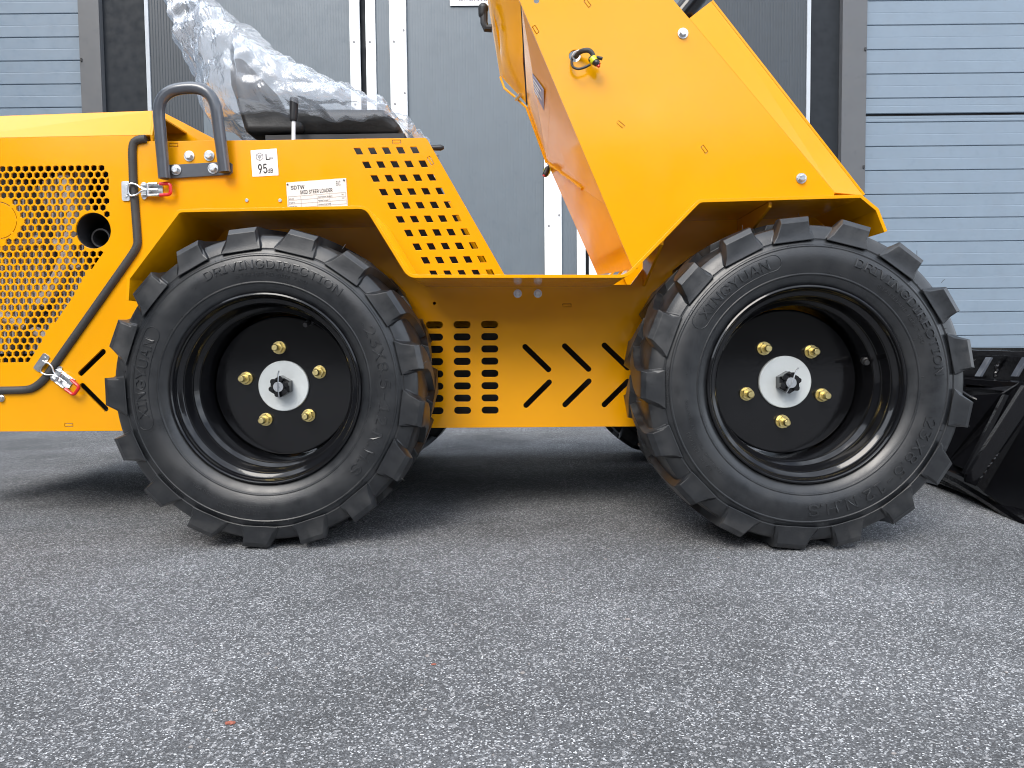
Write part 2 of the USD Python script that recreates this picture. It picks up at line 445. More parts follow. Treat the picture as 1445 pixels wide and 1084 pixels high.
def strip(x0, x1, double=False):
    w = x1 - x0
    ms = [bx(x0, x1, -0.012, 0.004)]
    if double:
        ms += [bx(x0 + 0.42 * w, x1, -0.020, -0.0125)]
    s = obj('white_profile', ms, m_strip, bld, smooth=False)
    for k, z in enumerate(np.arange(0.35, ZT, 0.30)):
        for xx in ((x0 + 0.25 * w, x1 - 0.14 * w) if double else (x0 + 0.42 * w,)):
            zz = z + (0.05 if xx > x0 + w / 2 else 0)
            yy = -0.0205 if double and xx > x0 + w / 2 else -0.0125
            obj('screw', cylv(xx, zz, yy - 0.002, yy, 0.0055, 8), m_ink_grey, s, smooth=False)


strip(wx(495), wx(509)); strip(wx(517.5), wx(531))
strip(wx(551), wx(574.5), True)
strip(wx(768, 300), wx(792, 300), True)
strip(wx(814, 370), wx(826, 370)); strip(wx(831, 370), wx(843.5, 370))
obj('joint', bx(wx(509), wx(517.5), 0.02, 0.05), m_column, bld, smooth=False)
obj('joint', bx(wx(826, 370), wx(831, 370), 0.02, 0.05), m_column, bld, smooth=False)
# flashings, dark columns, frames
obj('corner_flashing', bx(wx(207), XL - 0.001, -0.006, 0.05), m_alu, bld, smooth=False)
obj('corner_flashing', bx(XR + 0.001, wx(1142.5, 150), -0.006, 0.05), m_alu, bld, smooth=False)
obj('dark_column', bx(wx(143), wx(207) - 0.001, 0.03, 0.10), m_column, bld, smooth=False)
obj('dark_column', bx(wx(1142.5, 150) + 0.001, wx(1187, 150), 0.03, 0.10), m_column, bld, smooth=False)
DX0, DX1 = wx(113.5), wx(1221.5, 150)
obj('door_frame', bx(DX0, wx(143) - 0.001, -0.004, 0.10), m_frame, bld, smooth=False)
obj('door_frame', bx(wx(1187, 150) + 0.001, DX1, -0.004, 0.10), m_frame, bld, smooth=False)
for xx, pts in ((DX0 + 0.004, [(114, 85)]), (DX1 - 0.012, [(1219, 70), (1216, 236)])):
    for q in pts:
        z = wz(*q)
        obj('frame_screw', box((xx, -0.010, z - 0.007), (xx + 0.008, -0.0045, z + 0.007)), m_ink, bld, smooth=False)
obj('wall_core', [bx(-5.6, DX0 - 0.01, 0.16, 0.3), bx(DX0 - 0.2, DX1 + 0.2, 0.11, 0.3), bx(DX1 + 0.01, 7.5, 0.16, 0.3)], m_column, bld, smooth=False)


def slat_mesh(x0, x1, z0, z1, y):
    h = z1 - z0
    prof = [(0.0, 0.006), (0.0012, 0.003), (0.0035, 0.0), (h * 0.5 - 0.003, 0.0), (h * 0.5, 0.0015), (h * 0.5 + 0.002, 0.0008), (h - 0.0035, 0.0004), (h - 0.0014, 0.003), (h - 0.0004, 0.006)]
    k = len(prof)
    V = [[x, y + d, z0 + zz] for x in (x0, x1) for zz, d in prof] + [[x, y + 0.03, z0 + zz] for x in (x0, x1) for zz in (0, h)]
    Fc = []
    for i in range(k - 1):
        Fc += [[i, k + i, k + i + 1], [i, k + i + 1, i + 1]]
    return trimesh.Trimesh(np.array(V), Fc, process=False)


def garage_door(x0, x1, zref, pitch, gap_z, lead):
    d = xf('garage_door', bld)
    z = zref - pitch * math.floor((zref - 0.03) / pitch)
    if z > 0.03 + 0.02:
        obj('slat', slat_mesh(x0, x1, 0.03, z - 0.001, 0.03), m_door, d, smooth=False)
    while z < ZT:
        z1 = min(ZT, z + pitch)
        if gap_z and z < gap_z < z1:
            obj('slat', slat_mesh(x0, x1, z, gap_z - 0.004, 0.03), m_door, d, smooth=False)
            obj('slat', slat_mesh(x0, x1, gap_z + 0.006, z1, 0.03), m_door, d, smooth=False)
        else:
            obj('slat', slat_mesh(x0, x1, z, z1, 0.03), m_door, d, smooth=False)
        z = z1
    obj('bottom_seal', box((x0, 0.022, 0.002), (x1, 0.06, 0.029)), m_plastic, d, smooth=False)
    obj('backing', box((x0, 0.045, 0.03), (x1, 0.06, ZT)), m_ink, d, smooth=False)


pitch = (wz(57, 119, YW + 0.03) - wz(57, 152, YW + 0.03))
garage_door(-5.59, DX0 - 0.001, wz(57, 152, YW + 0.03), pitch, None, 0)
pitch = (wz(1332, 206, YW + 0.03) - wz(1332, 474, YW + 0.03)) / 8.0
garage_door(DX1 + 0.001, 7.0, wz(1332, 206, YW + 0.03), pitch, wz(1332, 161.5, YW + 0.03), 0)
obj('roof_edge', bx(-5.59, 7.5, -0.25, 0.4, ZT + 0.001, ZT + 0.25), m_panel_dark, bld, smooth=False)

# the hall across the yard, which the glossy paint reflects,
hall = xf('neighbouring_hall', None, (0, -17, 0))
keys(hall, 'brown-grey hall across the yard mirrored in the glossy paint', 'building')
m_hall = paint('hall_cladding', (0.11, 0.10, 0.09), 0.6, 0.0, bev=0.0008)
obj('cladding', ribbed(-26, 26, 0.25, 0.03, 0.0, 0.0, 5.6).apply_scale([1, -1, 1]), m_hall, hall, smooth=False)
for k in range(9):
    obj('window', box((-22 + 5.2 * k, 0.002, 2.0), (-19.6 + 5.2 * k, 0.05, 3.4)), m_column, hall, smooth=False)
obj('roof', box((-26.3, -8, 5.601), (26.3, 0.3, 5.8)), m_panel_dark, hall, smooth=False)

obj('side_wing', box((-5.9, -9.0, 0.0), (-5.6, -0.3, 5.6)), m_panel_dark, bld, smooth=False)

# sign on the door
sg = xf('door_sign', None, (0, YW, 0))
keys(sg, 'white printed notice fixed to the grey door', 'sign')
sx0, sx1, sz0 = wx(635, 5), wx(692, 5), wz(660, 8.5)
obj('sign_board', box((sx0, -0.004, sz0), (sx1, -0.0008, sz0 + 0.13)), m_white, sg, smooth=False)
xk = sx0 + 0.045
ms = []
while xk < sx1 - 0.012:
    l = random.uniform(0.004, 0.009)
    ms.append(box((xk, -0.0047, sz0 + 0.021), (xk + l, -0.0042, sz0 + 0.031)))
    xk += l + random.choice([0.002, 0.002, 0.006])
obj('print_line', ms, m_ink_grey, sg, smooth=False)

# ---------------------------------------------------------------- the loader
LO = xf('skid_steer_loader', None, M0, -math.degrees(YAW))
keys(LO, 'yellow compact skid steer loader with black wheels on the asphalt', 'loader')
VL, VA, VC, VB = 0.03, 0.231, 0.57, 0.905             # depths: mudguard lip, side panel, centre line, far side panel

# ---- wheels
lip_r = 0.172
TYRE = [(0.158, 0.024), (0.165, 0.014), (0.172, 0.007), (0.180, 0.001), (0.186, -0.001), (0.1868, -0.0025), (0.1885, -0.0030), (0.1895, -0.0022), (0.200, -0.0065), (0.212, -0.0085), (0.224, -0.0078), (0.233, -0.0050), (0.2345, -0.0058), (0.2365, -0.0050), (0.2375, -0.0036), (0.244, -0.0008),
        (0.2448, 0.0006), (0.2468, 0.0006), (0.2475, 0.0000), (0.254, 0.0025), (0.2635, 0.0055), (0.2705, 0.012), (0.2738, 0.023), (0.2752, 0.045), (0.2760, 0.075), (0.2762, 0.105)]
TYRE = TYRE + [(r, 0.21 - v) for r, v in TYRE[::-1][1:]]
_tr = np.array([p for p in TYRE[:17]])


def side_v(r):
    return np.interp(r, _tr[:, 0], _tr[:, 1])


def lug(th, side, grow):
    """One tread bar: from the shoulder towards the crown, leaning clockwise as it goes inwards."""
    st = [  # v, dphi, half width at the foot, flank and top, radius at the foot, flank and top
        (-0.0035, 0.0, 0.0330, 0.0262, 0.0222, 0.2455, 0.2560, 0.2760),
        (0.0030, 0.004, 0.0345, 0.0275, 0.0232, 0.2520, 0.2680, 0.2848),
        (0.012, 0.009, 0.0345, 0.0270, 0.0230, 0.2600, 0.2750, 0.2866),
        (0.035, 0.022, 0.0330, 0.0255, 0.0215, 0.2660, 0.2765, 0.2872),
        (0.060, 0.055, 0.0310, 0.0230, 0.0190, 0.2680, 0.2775, 0.2880),
        (0.085, 0.120, 0.0270, 0.0205, 0.0170, 0.2690, 0.2780, 0.2885),
        (0.112, 0.195, 0.0240, 0.0185, 0.0150, 0.2690, 0.2780, 0.2885)]
    V = []
    jw, jl = random.uniform(0.90, 1.12), random.uniform(0.0, 0.010)
    for v, dp, h0, h1, h2, r0, r1, r2 in st:
        h0, h1, h2 = h0 * jw, h1 * jw, h2 * jw
        v = v if side == 0 else 0.21 - v
        for r, h in ((r0, -h0), (r1, -h1), (r2, -h2), (r2, h2), (r1, h1), (r0, h0)):
            a = th - dp + h / r - (0.02 + jl) * (r - r0) / 0.03
            V.append([r * math.cos(a), v, r * math.sin(a)])
    V = np.array(V)
    for k in (0, 5):                                   # the foot runs out on the sidewall
        V[k, 1] += -0.002 if side == 0 else 0.002
    Fc = []
    for i in range(len(st) - 1):
        a, b = 6 * i, 6 * (i + 1)
        for p in range(6):
            q = (p + 1) % 6
            Fc += [[a + p, a + q, b + q], [a + p, b + q, b + p]]
    e = 6 * (len(st) - 1)
    for t in ((0, 1, 5), (1, 4, 5), (1, 2, 4), (2, 3, 4)):
        Fc += [list(t), [e + t[0], e + t[2], e + t[1]]]
    m = trimesh.Trimesh(V, Fc, process=False)
    m.fix_normals()
    return m


def arc_text(text, h, mid, rm, arc=None, raise_=0.0017, bold=True):
    m = meshkit.text_mesh(text, h, 1.0, False)
    if bold == 'outline':                                           # the big letters stand up as outlines
        up = m.face_normals[:, 2] > 0.9
        sh = unary_union([Polygon(t[:, :2]).buffer(1e-5) for t in m.triangles[up]]).simplify(0.0002)
        sh = sh.buffer(0.0008).difference(sh.buffer(-0.0005))
        m = trimesh.util.concatenate([trimesh.creation.extrude_polygon(g_, 1.0, engine='earcut') for g_ in getattr(sh, 'geoms', [sh])])
    V = np.array(m.vertices)
    wd = V[:, 0].max() - V[:, 0].min()
    V[:, 0] -= V[:, 0].min() + wd / 2
    if arc:
        V[:, 0] *= arc * rm / wd
    V[:, 1] -= h / 2
    th = mid - V[:, 0] / rm
    r = rm + V[:, 1]
    v = side_v(r) - np.where(V[:, 2] > 0.5, raise_, -0.0015)
    return trimesh.Trimesh(np.column_stack([r * np.cos(th), v, r * np.sin(th)]), m.faces, process=False)


def oval(mid, arc, rm, h):
    """Raised outline round the maker's name."""
    a = np.linspace(-arc / 2, arc / 2, 40)
    ea = np.linspace(-np.pi / 2, np.pi / 2, 8)
    pts = [(mid - t, rm + h) for t in a] + [(mid - arc / 2 - math.cos(e) * h / rm, rm - math.sin(e) * h) for e in ea] + [(mid - t, rm - h) for t in a[::-1]] + [(mid + arc / 2 + math.cos(e) * h / rm, rm + math.sin(e) * h) for e in ea]
    P = [[r * math.cos(t), side_v(r) - 0.0004, r * math.sin(t)] for t, r in pts]
    return tube(P, 0.0007, 5, closed=True)


def make_wheel(loc, turn, nuts, near=True, flip=False, phase=0.0):
    """turn: how far (degrees, anticlockwise) the tyre is turned; nuts: angles of the wheel nuts."""
    w = xf('wheel', LO, loc, 180.0 if flip else 0.0)
    t0 = math.radians(turn)
    # tyre
    ms = [lathe(TYRE, 144)]
    N = 17
    for k in range(N):
        for side in (0, 1):
            ms.append(lug(math.radians(phase) + (k + 0.5 * side) * 2 * np.pi / N + math.radians(random.uniform(-0.5, 0.5)), side, 1))
    tyre = obj('tyre', ms, m_rubber, w, smooth=28)
    if near:
        D = math.radians
        for q in (arc_text('DRIVINGDIRECTION', 0.0150, t0 + D(83), 0.2190, D(66)), arc_text('XINGYUAN', 0.0175, t0 + D(174), 0.2155, D(38)), oval(t0 + D(174), D(42), 0.2155, 0.0135),
                  arc_text('23X8.5-12 N.H.S', 0.0195, t0 + D(-7), 0.2145, D(74)), arc_text('STANDARD RIM 7.00', 0.0060, t0 + D(84), 0.2020, D(36), 0.0007, False),
                  arc_text('12 PR  NYLON', 0.0070, t0 + D(257), 0.2195, D(20), 0.0007, False), arc_text('MAX LOAD 720 KG AT 350 KPA', 0.0050, t0 + D(252), 0.2090, D(40), 0.0006, False),
                  arc_text('TUBELESS', 0.0060, t0 + D(226), 0.2405, D(16), 0.0007, False)):
            obj('raised_lettering', q, m_rubber_fine, w, smooth=False)
        hs = []
        for k in range(64):                            # moulding hairs
            a = random.uniform(0, 2 * np.pi)
            r = random.choice([0.236, 0.247, 0.190, 0.21])
            p = np.array([r * math.cos(a), side_v(r), r * math.sin(a)])
            d = np.array([math.cos(a) * random.uniform(-0.4, 1), -random.uniform(0.4, 1.2), math.sin(a) * random.uniform(-0.4, 1)])
            hs.append(tube([p, p + d * 0.004], 0.0004, 4))
        for k in range(12):
            a = math.radians(phase) + random.randrange(17) * 2 * np.pi / 17 + random.choice([-1, 1]) * 0.0225 / 0.284
            r = 0.2830
            v = random.uniform(0.003, 0.02)
            p = np.array([r * math.cos(a), v, r * math.sin(a)])
            d = np.array([math.cos(a + random.uniform(-0.8, 0.8)), random.uniform(-0.5, 0.5), math.sin(a + random.uniform(-0.8, 0.8))])
            hs.append(tube([p, p + d * 0.005, p + d * 0.009 + np.array([0, 0, random.uniform(-0.003, 0.003)])], 0.00045, 4))
        keys(obj('moulding_hairs', hs, m_rubber, w, smooth=False), kind='stuff')
    # rim
    rim = [(0.158, 0.030), (0.166, 0.024), (0.1725, 0.016), (0.1745, 0.008), (0.1735, 0.003), (0.1705, 0.0015), (0.1680, 0.0035), (0.1664, 0.008), (0.1652, 0.0125), (0.1630, 0.0155), (0.1575, 0.0178), (0.1548, 0.0205), (0.1533, 0.026), (0.1522, 0.040),
           (0.1508, 0.0490), (0.1480, 0.0535), (0.1420, 0.0565), (0.1405, 0.0605), (0.1398, 0.070), (0.1392, 0.158), (0.1430, 0.165), (0.150, 0.172), (0.152, 0.186), (0.166, 0.19), (0.172, 0.205)]
    rim = [(r_ * (0.98 if v_ < 0.025 else 0.99), v_) for r_, v_ in rim]
    obj('rim', lathe(rim, 128), m_black, w, smooth=50)
    HB = 0.028                                         # the hub sits deep in the dish
    plate = [(0.0005, 0.084 + HB), (0.1300, 0.084 + HB), (0.1325, 0.0852 + HB), (0.1338, 0.0875 + HB), (0.1338, 0.098 + HB), (0.1330, 0.104 + HB), (0.1345, 0.155), (0.1350, 0.155)]
    hub = obj('hub_plate', lathe(plate, 96), m_black, w, smooth=35)
    obj('axle_washer', lathe([(0.012, 0.0775 + HB), (0.047, 0.0775 + HB), (0.0482, 0.0787 + HB), (0.0482, 0.0845 + HB)], 64), m_washer, w, smooth=35)
    if near:
        sl = [cylv(0, 0, 0.058 + HB, 0.0774 + HB, 0.0205, 6)]
        for k in range(6):                             # castle nut
            a = k * np.pi / 3 + 0.3
            sl.append(cylv(0.0145 * math.cos(a), 0.0145 * math.sin(a), 0.049 + HB, 0.0581 + HB, 0.0052, 8))
        obj('castle_nut', sl, m_black, w, smooth=30)
        obj('axle_end', cylv(0, 0, 0.047 + HB, 0.060 + HB, 0.0095, 24), m_zinc, w)
        a = math.radians(90 + turn * 0.5)
        p = np.array([math.cos(a), 0, math.sin(a)])
        obj('split_pin', [tube([p * -0.021 + [0, 0.051 + HB, 0], p * 0.0 + [0, 0.045 + HB, 0], p * 0.024 + [0, 0.050 + HB, 0], p * 0.030 + [0.002, 0.049 + HB, 0]], 0.0014, 6)], m_zinc, w)
        for k, na in enumerate(nuts):
            a = math.radians(na)
            u, z = 0.0735 * math.cos(a), 0.0735 * math.sin(a)
            ro = random.uniform(0, 1)
            prt = [cylv(u, z, 0.080 + HB, 0.0838 + HB, 0.0125, 24), cylv(u, z, 0.068 + HB, 0.0800 + HB, 0.0107, 6)]
            R = trimesh.transformations.rotation_matrix(ro, [0, 1, 0], [u, 0, z])
            for q in prt:
                q.apply_transform(R)
            prt.append(cylv(u, z, 0.055 + HB, 0.068 + HB, 0.0066, 16)); prt.append(cylv(u, z, 0.0525 + HB, 0.055 + HB, 0.005, 16, 0.0066))
            obj('wheel_nut', prt, m_gold, w, smooth=30)
    va = math.radians(62 + turn) if near else 1.0
    vr = 0.137
    p = np.array([vr * math.cos(va), 0.072, vr * math.sin(va)])
    d = np.array([-math.cos(va) * 0.35, -0.9, -math.sin(va) * 0.35])
    obj('valve_stem', tube([p - d * 0.012, p + d * 0.004, p + d * 0.006, p + d * 0.024], 0.004, 10, rs=[0.0085, 0.0075, 0.0045, 0.0045]), m_plastic, w)
    return w


cl = S(373, 551, 0.010); cr = S(1140, 541, -0.028)
cl[2] = cr[2] = 0.2872
make_wheel(cl, 0.0, [95.5, 168, 240.5, 309, 20.5], phase=12.8)
make_wheel(cr, -46.0, [122, 49, -20, -93, 197], phase=11.5)
make_wheel((cl[0], 2 * VC - cl[1], cl[2]), 5, [], near=False, flip=True)
make_wheel((cr[0], 2 * VC - cr[1], cr[2]), 31, [], near=False, flip=True)

# ---- side panel (one plate behind both near tyres, running up beside the seat)
seal_px = [(206, 196), (191, 198), (186.5, 207), (188, 255), (194, 335), (194.5, 345), (190, 355), (80, 511), (63, 536), (47, 548.5), (34, 550.5), (0, 551), (-70, 552)]
side_px = [(206, 199.5), (400, 197.5), (600, 194.5), (603, 197), (712, 388), (720, 404), (890, 402), (959, 310), (1150, 303), (1186, 348), (1190, 600), (880, 602), (620, 604), (200, 608), (-70, 609.5), (-70, 553), (0, 552), (36, 551.5), (49, 549), (65, 537), (82, 511), (191, 356), (195.5, 345), (190, 255), (189, 207), (192, 201)]
P = ppoly(side_px, VA)
cuts = []
K = 1.516 / FPX                                        # metres per photo pixel in the panel plane
for a, b in (((114, 527), (145.5, 496.5)), ((116.5, 544.5), (149, 577)), ((741, 489.5), (774, 521.5)), ((797, 488.5), (830.5, 521)), ((853, 487.5), (886, 519)),
             ((742.5, 572), (775, 539.5)), ((797.5, 571), (831, 538)), ((853, 571), (886, 538.5))):
    cuts.append(stadium(S2(*a, VA), S2(*b, VA), 3.9 * K))
for i in range(8):
    for j in range(3):
        x, y = 613 + 38.9 * j + 0.12 * i, 458.6 + 17.3 * i - 0.35 * j
        cuts.append(stadium(S2(x - 7, y, VA), S2(x + 7, y, VA), 5.0 * K))
for i in range(10):
    for j in range(5):
        x, y = 505.7 + 11.85 * i + 19.9 * j + 0.0 * i, 213.6 + 19.25 * i - 0.42 * j
        if y > 386.5:
            y = 386.5
        cuts.append(ppoly([(x - 7, y - 4.6), (x + 2.3, y - 4.9), (x + 7, y + 4.4), (x - 2.3, y + 4.7)], VA))


def tab_slot(cx, cy, L_, W_, ang, v):
    """Hairline slit round a welded tab."""
    q = affinity.translate(affinity.rotate(sbox(-L_ / 2, -W_ / 2, L_ / 2, W_ / 2), ang), *S2(cx, cy, v))
    return q.exterior.buffer(0.00055)


for cx, cy, an in ((559.5, 200, 0), (607.5, 227, -60), (648 - 6, 330, -60), (672, 372, -60), (800, 431, 0), (245, 205, 0), (97, 600, 0)):
    if cy not in (330, 372):
        cuts.append(tab_slot(cx, cy, 0.017, 0.006, an, VA))
cuts += [Point(S2(395.5, 283, VA)).buffer(2.0 * K), Point(S2(613, 428, VA)).buffer(2.2 * K)]
side = obj('side_panel', ext(P.difference(unary_union(cuts)), VA, VA + 0.005), m_yellow, LO, smooth=False)

# ---- engine cover with hexagon grille
cover_px = [(-70, 196), (206, 191), (206, 193), (190, 194.5), (183.5, 207), (185, 255), (191, 335), (191, 344), (187.5, 354), (78, 509), (61, 534), (46, 546), (34, 548), (0, 549), (-70, 550)]
C = ppoly(cover_px, VA)
gr_px = [(-75, 235.5), (149, 233), (153, 237), (155.5, 330), (146, 356), (40, 511), (-75, 513)]
G = ppoly(gr_px, VA)
ex = Point(S2(131.5, 325.5, VA))
disc = Point(S2(-2, 311, VA))
cuts = [ex.buffer(25 * K)]
dx, dy = 10.75, 9.33
hexr = 4.75
r_i = 0
y = 238.5
while y < 513:
    x = -72 + (r_i % 2) * dx / 2 + (y - 238) * 0.035
    while x < 160:
        yy = y - 0.010 * x
        c = Point(S2(x, yy, VA))
        hx = Polygon([S2(x + hexr * math.cos(a), yy + hexr * math.sin(a), VA) for a in np.radians(np.arange(6) * 60 + 30)])
        part = hx.intersection(G)
        if part.area > 0.35 * hx.area and c.distance(ex) > 28.5 * K and c.distance(disc) > 31.5 * K:
            cuts.append(part)
        x += dx
    y += dy; r_i += 1
for a0 in range(8):                                    # round knock-out, cut nearly through
    a = np.radians(np.linspace(a0 * 45 + 4, a0 * 45 + 41, 8))
    cuts.append(LineString([(disc.x + 25.5 * K * math.cos(t), disc.y + 25.5 * K * math.sin(t)) for t in a]).buffer(0.0007, cap_style=2))
cover = xf('engine_cover', LO)
obj('grille_panel', ext(C.difference(unary_union(cuts)), VA, VA + 0.004), m_yellow, cover, smooth=False)
a, b = S(-70, 196, VA), S(206, 191, VA)
ch = S(216, 156.5, VA + 0.045); ch0 = S(-70, 166.5, VA + 0.045)
mid = [a + (0, 0, 0.0006), b + (0, 0, 0.0006)]
obj('top_chamfer', slab([a + (0, 0, .0004), S(212, 190.5, VA) + (0, 0, .0004), ch, ch0], -0.004), m_yellow, cover, smooth=False)
obj('top_sheet', slab([ch0 + (0, 0, .0004), ch + (0, 0, .0004), ch + (0, 0.6, 0.0), ch0 + (0, 0.6, 0.0)], -0.004), m_yellow, cover, smooth=False)
e0 = S(212, 190.5, VA); e1 = S(212, 205, VA)
obj('end_flange', slab([ch, e0, e1 + (0, 0.004, 0), S(216, 205, VA + 0.045)], 0.004), m_yellow, cover, smooth=False)
vq = VA + 0.20
obj('front_bulkhead', ext(ppoly([(205, 158), (232, 159.5), (262, 175), (318, 204), (318, 230), (205, 230)], vq), vq, vq + 0.005), m_yellow, cover, smooth=False)
eu, ew = ex.x, ex.y
pipe = lathe([(0.0, 0.09), (0.036, 0.09), (0.036, 0.006), (0.038, 0.006), (0.038, 0.10)], 40)
pipe.apply_translation((eu, VA, ew))
obj('exhaust_shroud', pipe, m_plastic, cover)
pp = S2(142, 336, VA + 0.03)
pipe = lathe([(0.0, 0.05), (0.0165, 0.05), (0.0165, 0.0), (0.020, 0.0), (0.020, 0.07)], 32)
pipe.apply_translation((pp[0], VA + 0.03, pp[1]))
obj('exhaust_pipe', pipe, m_plastic, cover)
# engine parts behind the grille
ms = []
q0, q1 = S(-60, 500, VA + 0.06), S(118, 270, VA + 0.06)
for i in range(34):
    t = i / 33
    uu = q0[0] + (q1[0] - q0[0]) * t
    top = q1[2] - 0.04 * math.sin(5 * t) - (0.05 if 9 < i < 15 else 0)
    ms.append(box((uu, VA + 0.045, q0[2]), (uu + 0.0035, VA + 0.075, top)))
obj('cooling_fins', ms, m_engine, cover, smooth=False)
for pts, r in (([(-70, 430), (-10, 440), (60, 470), (100, 500)], 0.010), ([(30, 260), (60, 300), (80, 400), (20, 500)], 0.012), ([(90, 250), (105, 300), (95, 370), (60, 430)], 0.014), ([(-60, 340), (20, 350), (70, 330), (110, 380)], 0.009)):
    obj('hose', tube(smooth_path([S(x, y, VA + 0.035) for x, y in pts], 0.05), r, 10), m_engine if r != 0.012 else m_seal, cover)
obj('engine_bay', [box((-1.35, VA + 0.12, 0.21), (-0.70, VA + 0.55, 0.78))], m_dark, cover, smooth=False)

# ---- rubber seal and latches
sp = smooth_path([S(x, y, VA - 0.002) for x, y in seal_px], 0.02, 6)
fine = []
for a, b in zip(sp[:-1], sp[1:]):
    n = max(1, int(np.linalg.norm(b - a) / 0.0022))
    fine += [a + (b - a) * k / n for k in range(n)]
fine.append(sp[-1])
rs = [0.0080 + (0.0004 if i % 2 else 0) for i in range(len(fine))]
obj('rubber_seal', tube(fine, 0.008, 10, rs=rs), m_seal, LO, smooth=50)


def latch(px, py, ang, red_len):
    """Toggle latch; its own x runs along the pull, in metres; the keeper plate is at 0."""
    o = S2(px, py, VA)
    T = xf('toggle_latch', LO, (o[0], VA, o[1]), 0.0, -ang)

    def e(poly, v0, v1):
        return ext(poly, v0, v1)
    keeper = sbox(0.004, -0.016, 0.012, 0.016).buffer(0.004).difference(Point(0.008, 0.011).buffer(0.0026)).difference(Point(0.008, -0.011).buffer(0.0026))
    obj('keeper_plate', [e(keeper, -0.0025, 0), e(sbox(0.011, -0.008, 0.019, 0.008), -0.011, -0.0024)], m_zinc, T, smooth=False)
    obj('rivet', [cylv(0.008, 0.011, -0.004, 0.0, 0.0032, 12), cylv(0.008, -0.011, -0.004, 0.0, 0.0032, 12)], m_zinc, T)
    loop = smooth_path([(0.058, -0.013, 0.0), (0.046, -0.013, 0.002), (0.036, -0.013, 0.011), (0.022, -0.014, 0.013), (0.019, -0.014, 0.0), (0.022, -0.014, -0.013), (0.036, -0.013, -0.011), (0.046, -0.013, -0.002), (0.058, -0.013, 0.0)], 0.006, 5)
    obj('pull_loop', tube(loop, 0.0019, 8), m_zinc, T)
    base = [e(sbox(0.040, -0.012, 0.084, 0.012), -0.0025, 0), e(sbox(0.044, 0.0085, 0.084, 0.0105), -0.012, -0.0025), e(sbox(0.044, -0.0105, 0.084, -0.0085), -0.012, -0.0025), e(Point(0.046, 0.0125).buffer(0.005), -0.0035, 0), e(Point(0.046, -0.0125).buffer(0.005), -0.0035, 0)]
    obj('latch_base', base, m_zinc, T, smooth=False)
    obj('cross_pin', tube([(0.058, -0.012, -0.0125), (0.058, -0.012, 0.0125)], 0.003, 10), m_zinc, T)
    obj('pull_rod', tube([(0.050, -0.012, 0), (0.078, -0.0105, 0)], 0.0024, 8), m_zinc, T)
    hd = smooth_path([(0.060, -0.012, 0.0115), (0.082, -0.0125, 0.0115), (0.104, -0.015, 0.0105), (0.104, -0.015, -0.0105), (0.082, -0.0125, -0.0115), (0.060, -0.012, -0.0115)], 0.006, 5)
    fl = [trimesh.util.concatenate([tube(hd[:3], 0.0024, 8), tube(hd[-3:], 0.0024, 8)])]
    obj('lever', fl, m_zinc, T)
    hr = smooth_path([(0.083, -0.0125, 0.0115), (0.106, -0.015, 0.0105), (0.106, -0.015, -0.0105), (0.083, -0.0125, -0.0115)], 0.006, 5)
    obj('red_grip', tube(hr, 0.0034, 10), m_red, T)


latch(172.5, 270, 0.0, 0.02)
latch(55, 508.5, -37.0, 0.02)
rb = []
for x, y in ((2.5, 562),):
    q = S2(x, y, VA)
    obj('bolt', [cylv(q[0], q[1], VA - 0.003, VA, 0.0075, 20), cylv(q[0], q[1], VA - 0.008, VA - 0.003, 0.0055, 6)], m_zinc, LO)


def hexbolt(px, py, v, r=0.0078, parent=None, mat=None):
    q = S2(px, py, v)
    h = trimesh.util.concatenate([cylv(q[0], q[1], v - 0.0078, v - 0.002, r * 0.98, 6), cylv(q[0], q[1], v - 0.0086, v - 0.0078, r * 0.80, 6, r * 0.98)])
    h.apply_transform(trimesh.transformations.rotation_matrix(random.uniform(0, 1), [0, 1, 0], [q[0], 0, q[1]]))
    m = [cylv(q[0], q[1], v - 0.0020, v, r * 1.36, 24), cylv(q[0], q[1], v - 0.0030, v - 0.0020, r * 1.12, 20), h]
    for k in range(3):
        a = k * 2.1 + random.random()
        m.append(cylv(q[0] + 0.42 * r * math.cos(a), q[1] + 0.42 * r * math.sin(a), v - 0.0090, v - 0.0086, r * 0.13, 6))
    return obj('bolt', m, mat or m_zinc, parent or LO)


# ---- grab handle
hv = VA - 0.018
Hd = xf('grab_handle', LO)
path = smooth_path([S(232, 252, hv), S(221, 128, hv - 0.010), S(301, 121, hv - 0.010), S(317, 243, hv)], 0.052, 9)
path = [path[0]] + [path[0] + (path[1] - path[0]) * t for t in (0.3, 0.6)] + path[1:]
obj('bent_tube', tube(path, 0.0115, 20), m_grey_tube, Hd)
for q in (path[0], path[-1]):
    d = np.array([0, 0, -1.0])
    obj('tube_end', tube([q + d * 0.0002, q + d * 0.0008], 0.0086, 16), m_ink, Hd)
pl = ppoly([(236, 233), (322, 228), (327, 231), (327, 243), (323, 246.5), (236, 252)], VA - 0.006)
obj('mounting_plate', ext(pl, VA - 0.006, VA - 0.0003), m_grey_tube, Hd, smooth=False)
hexbolt(248.5, 240, VA - 0.006, parent=Hd); hexbolt(301, 238, VA - 0.006, parent=Hd)
hexbolt(267.3, 220.5, VA); hexbolt(295.5, 220, VA)
hexbolt(730.5, 414.5, VA, 0.0062); hexbolt(759, 414.5, VA, 0.0062)
q = S2(348.5, 283, VA); obj('rivet', cylv(q[0], q[1], VA - 0.002, VA, 0.0035, 12), m_zinc, LO)
q = S2(395.5, 283, VA); obj('rivet', cylv(q[0], q[1], VA - 0.002, VA, 0.0035, 12), m_zinc, LO)

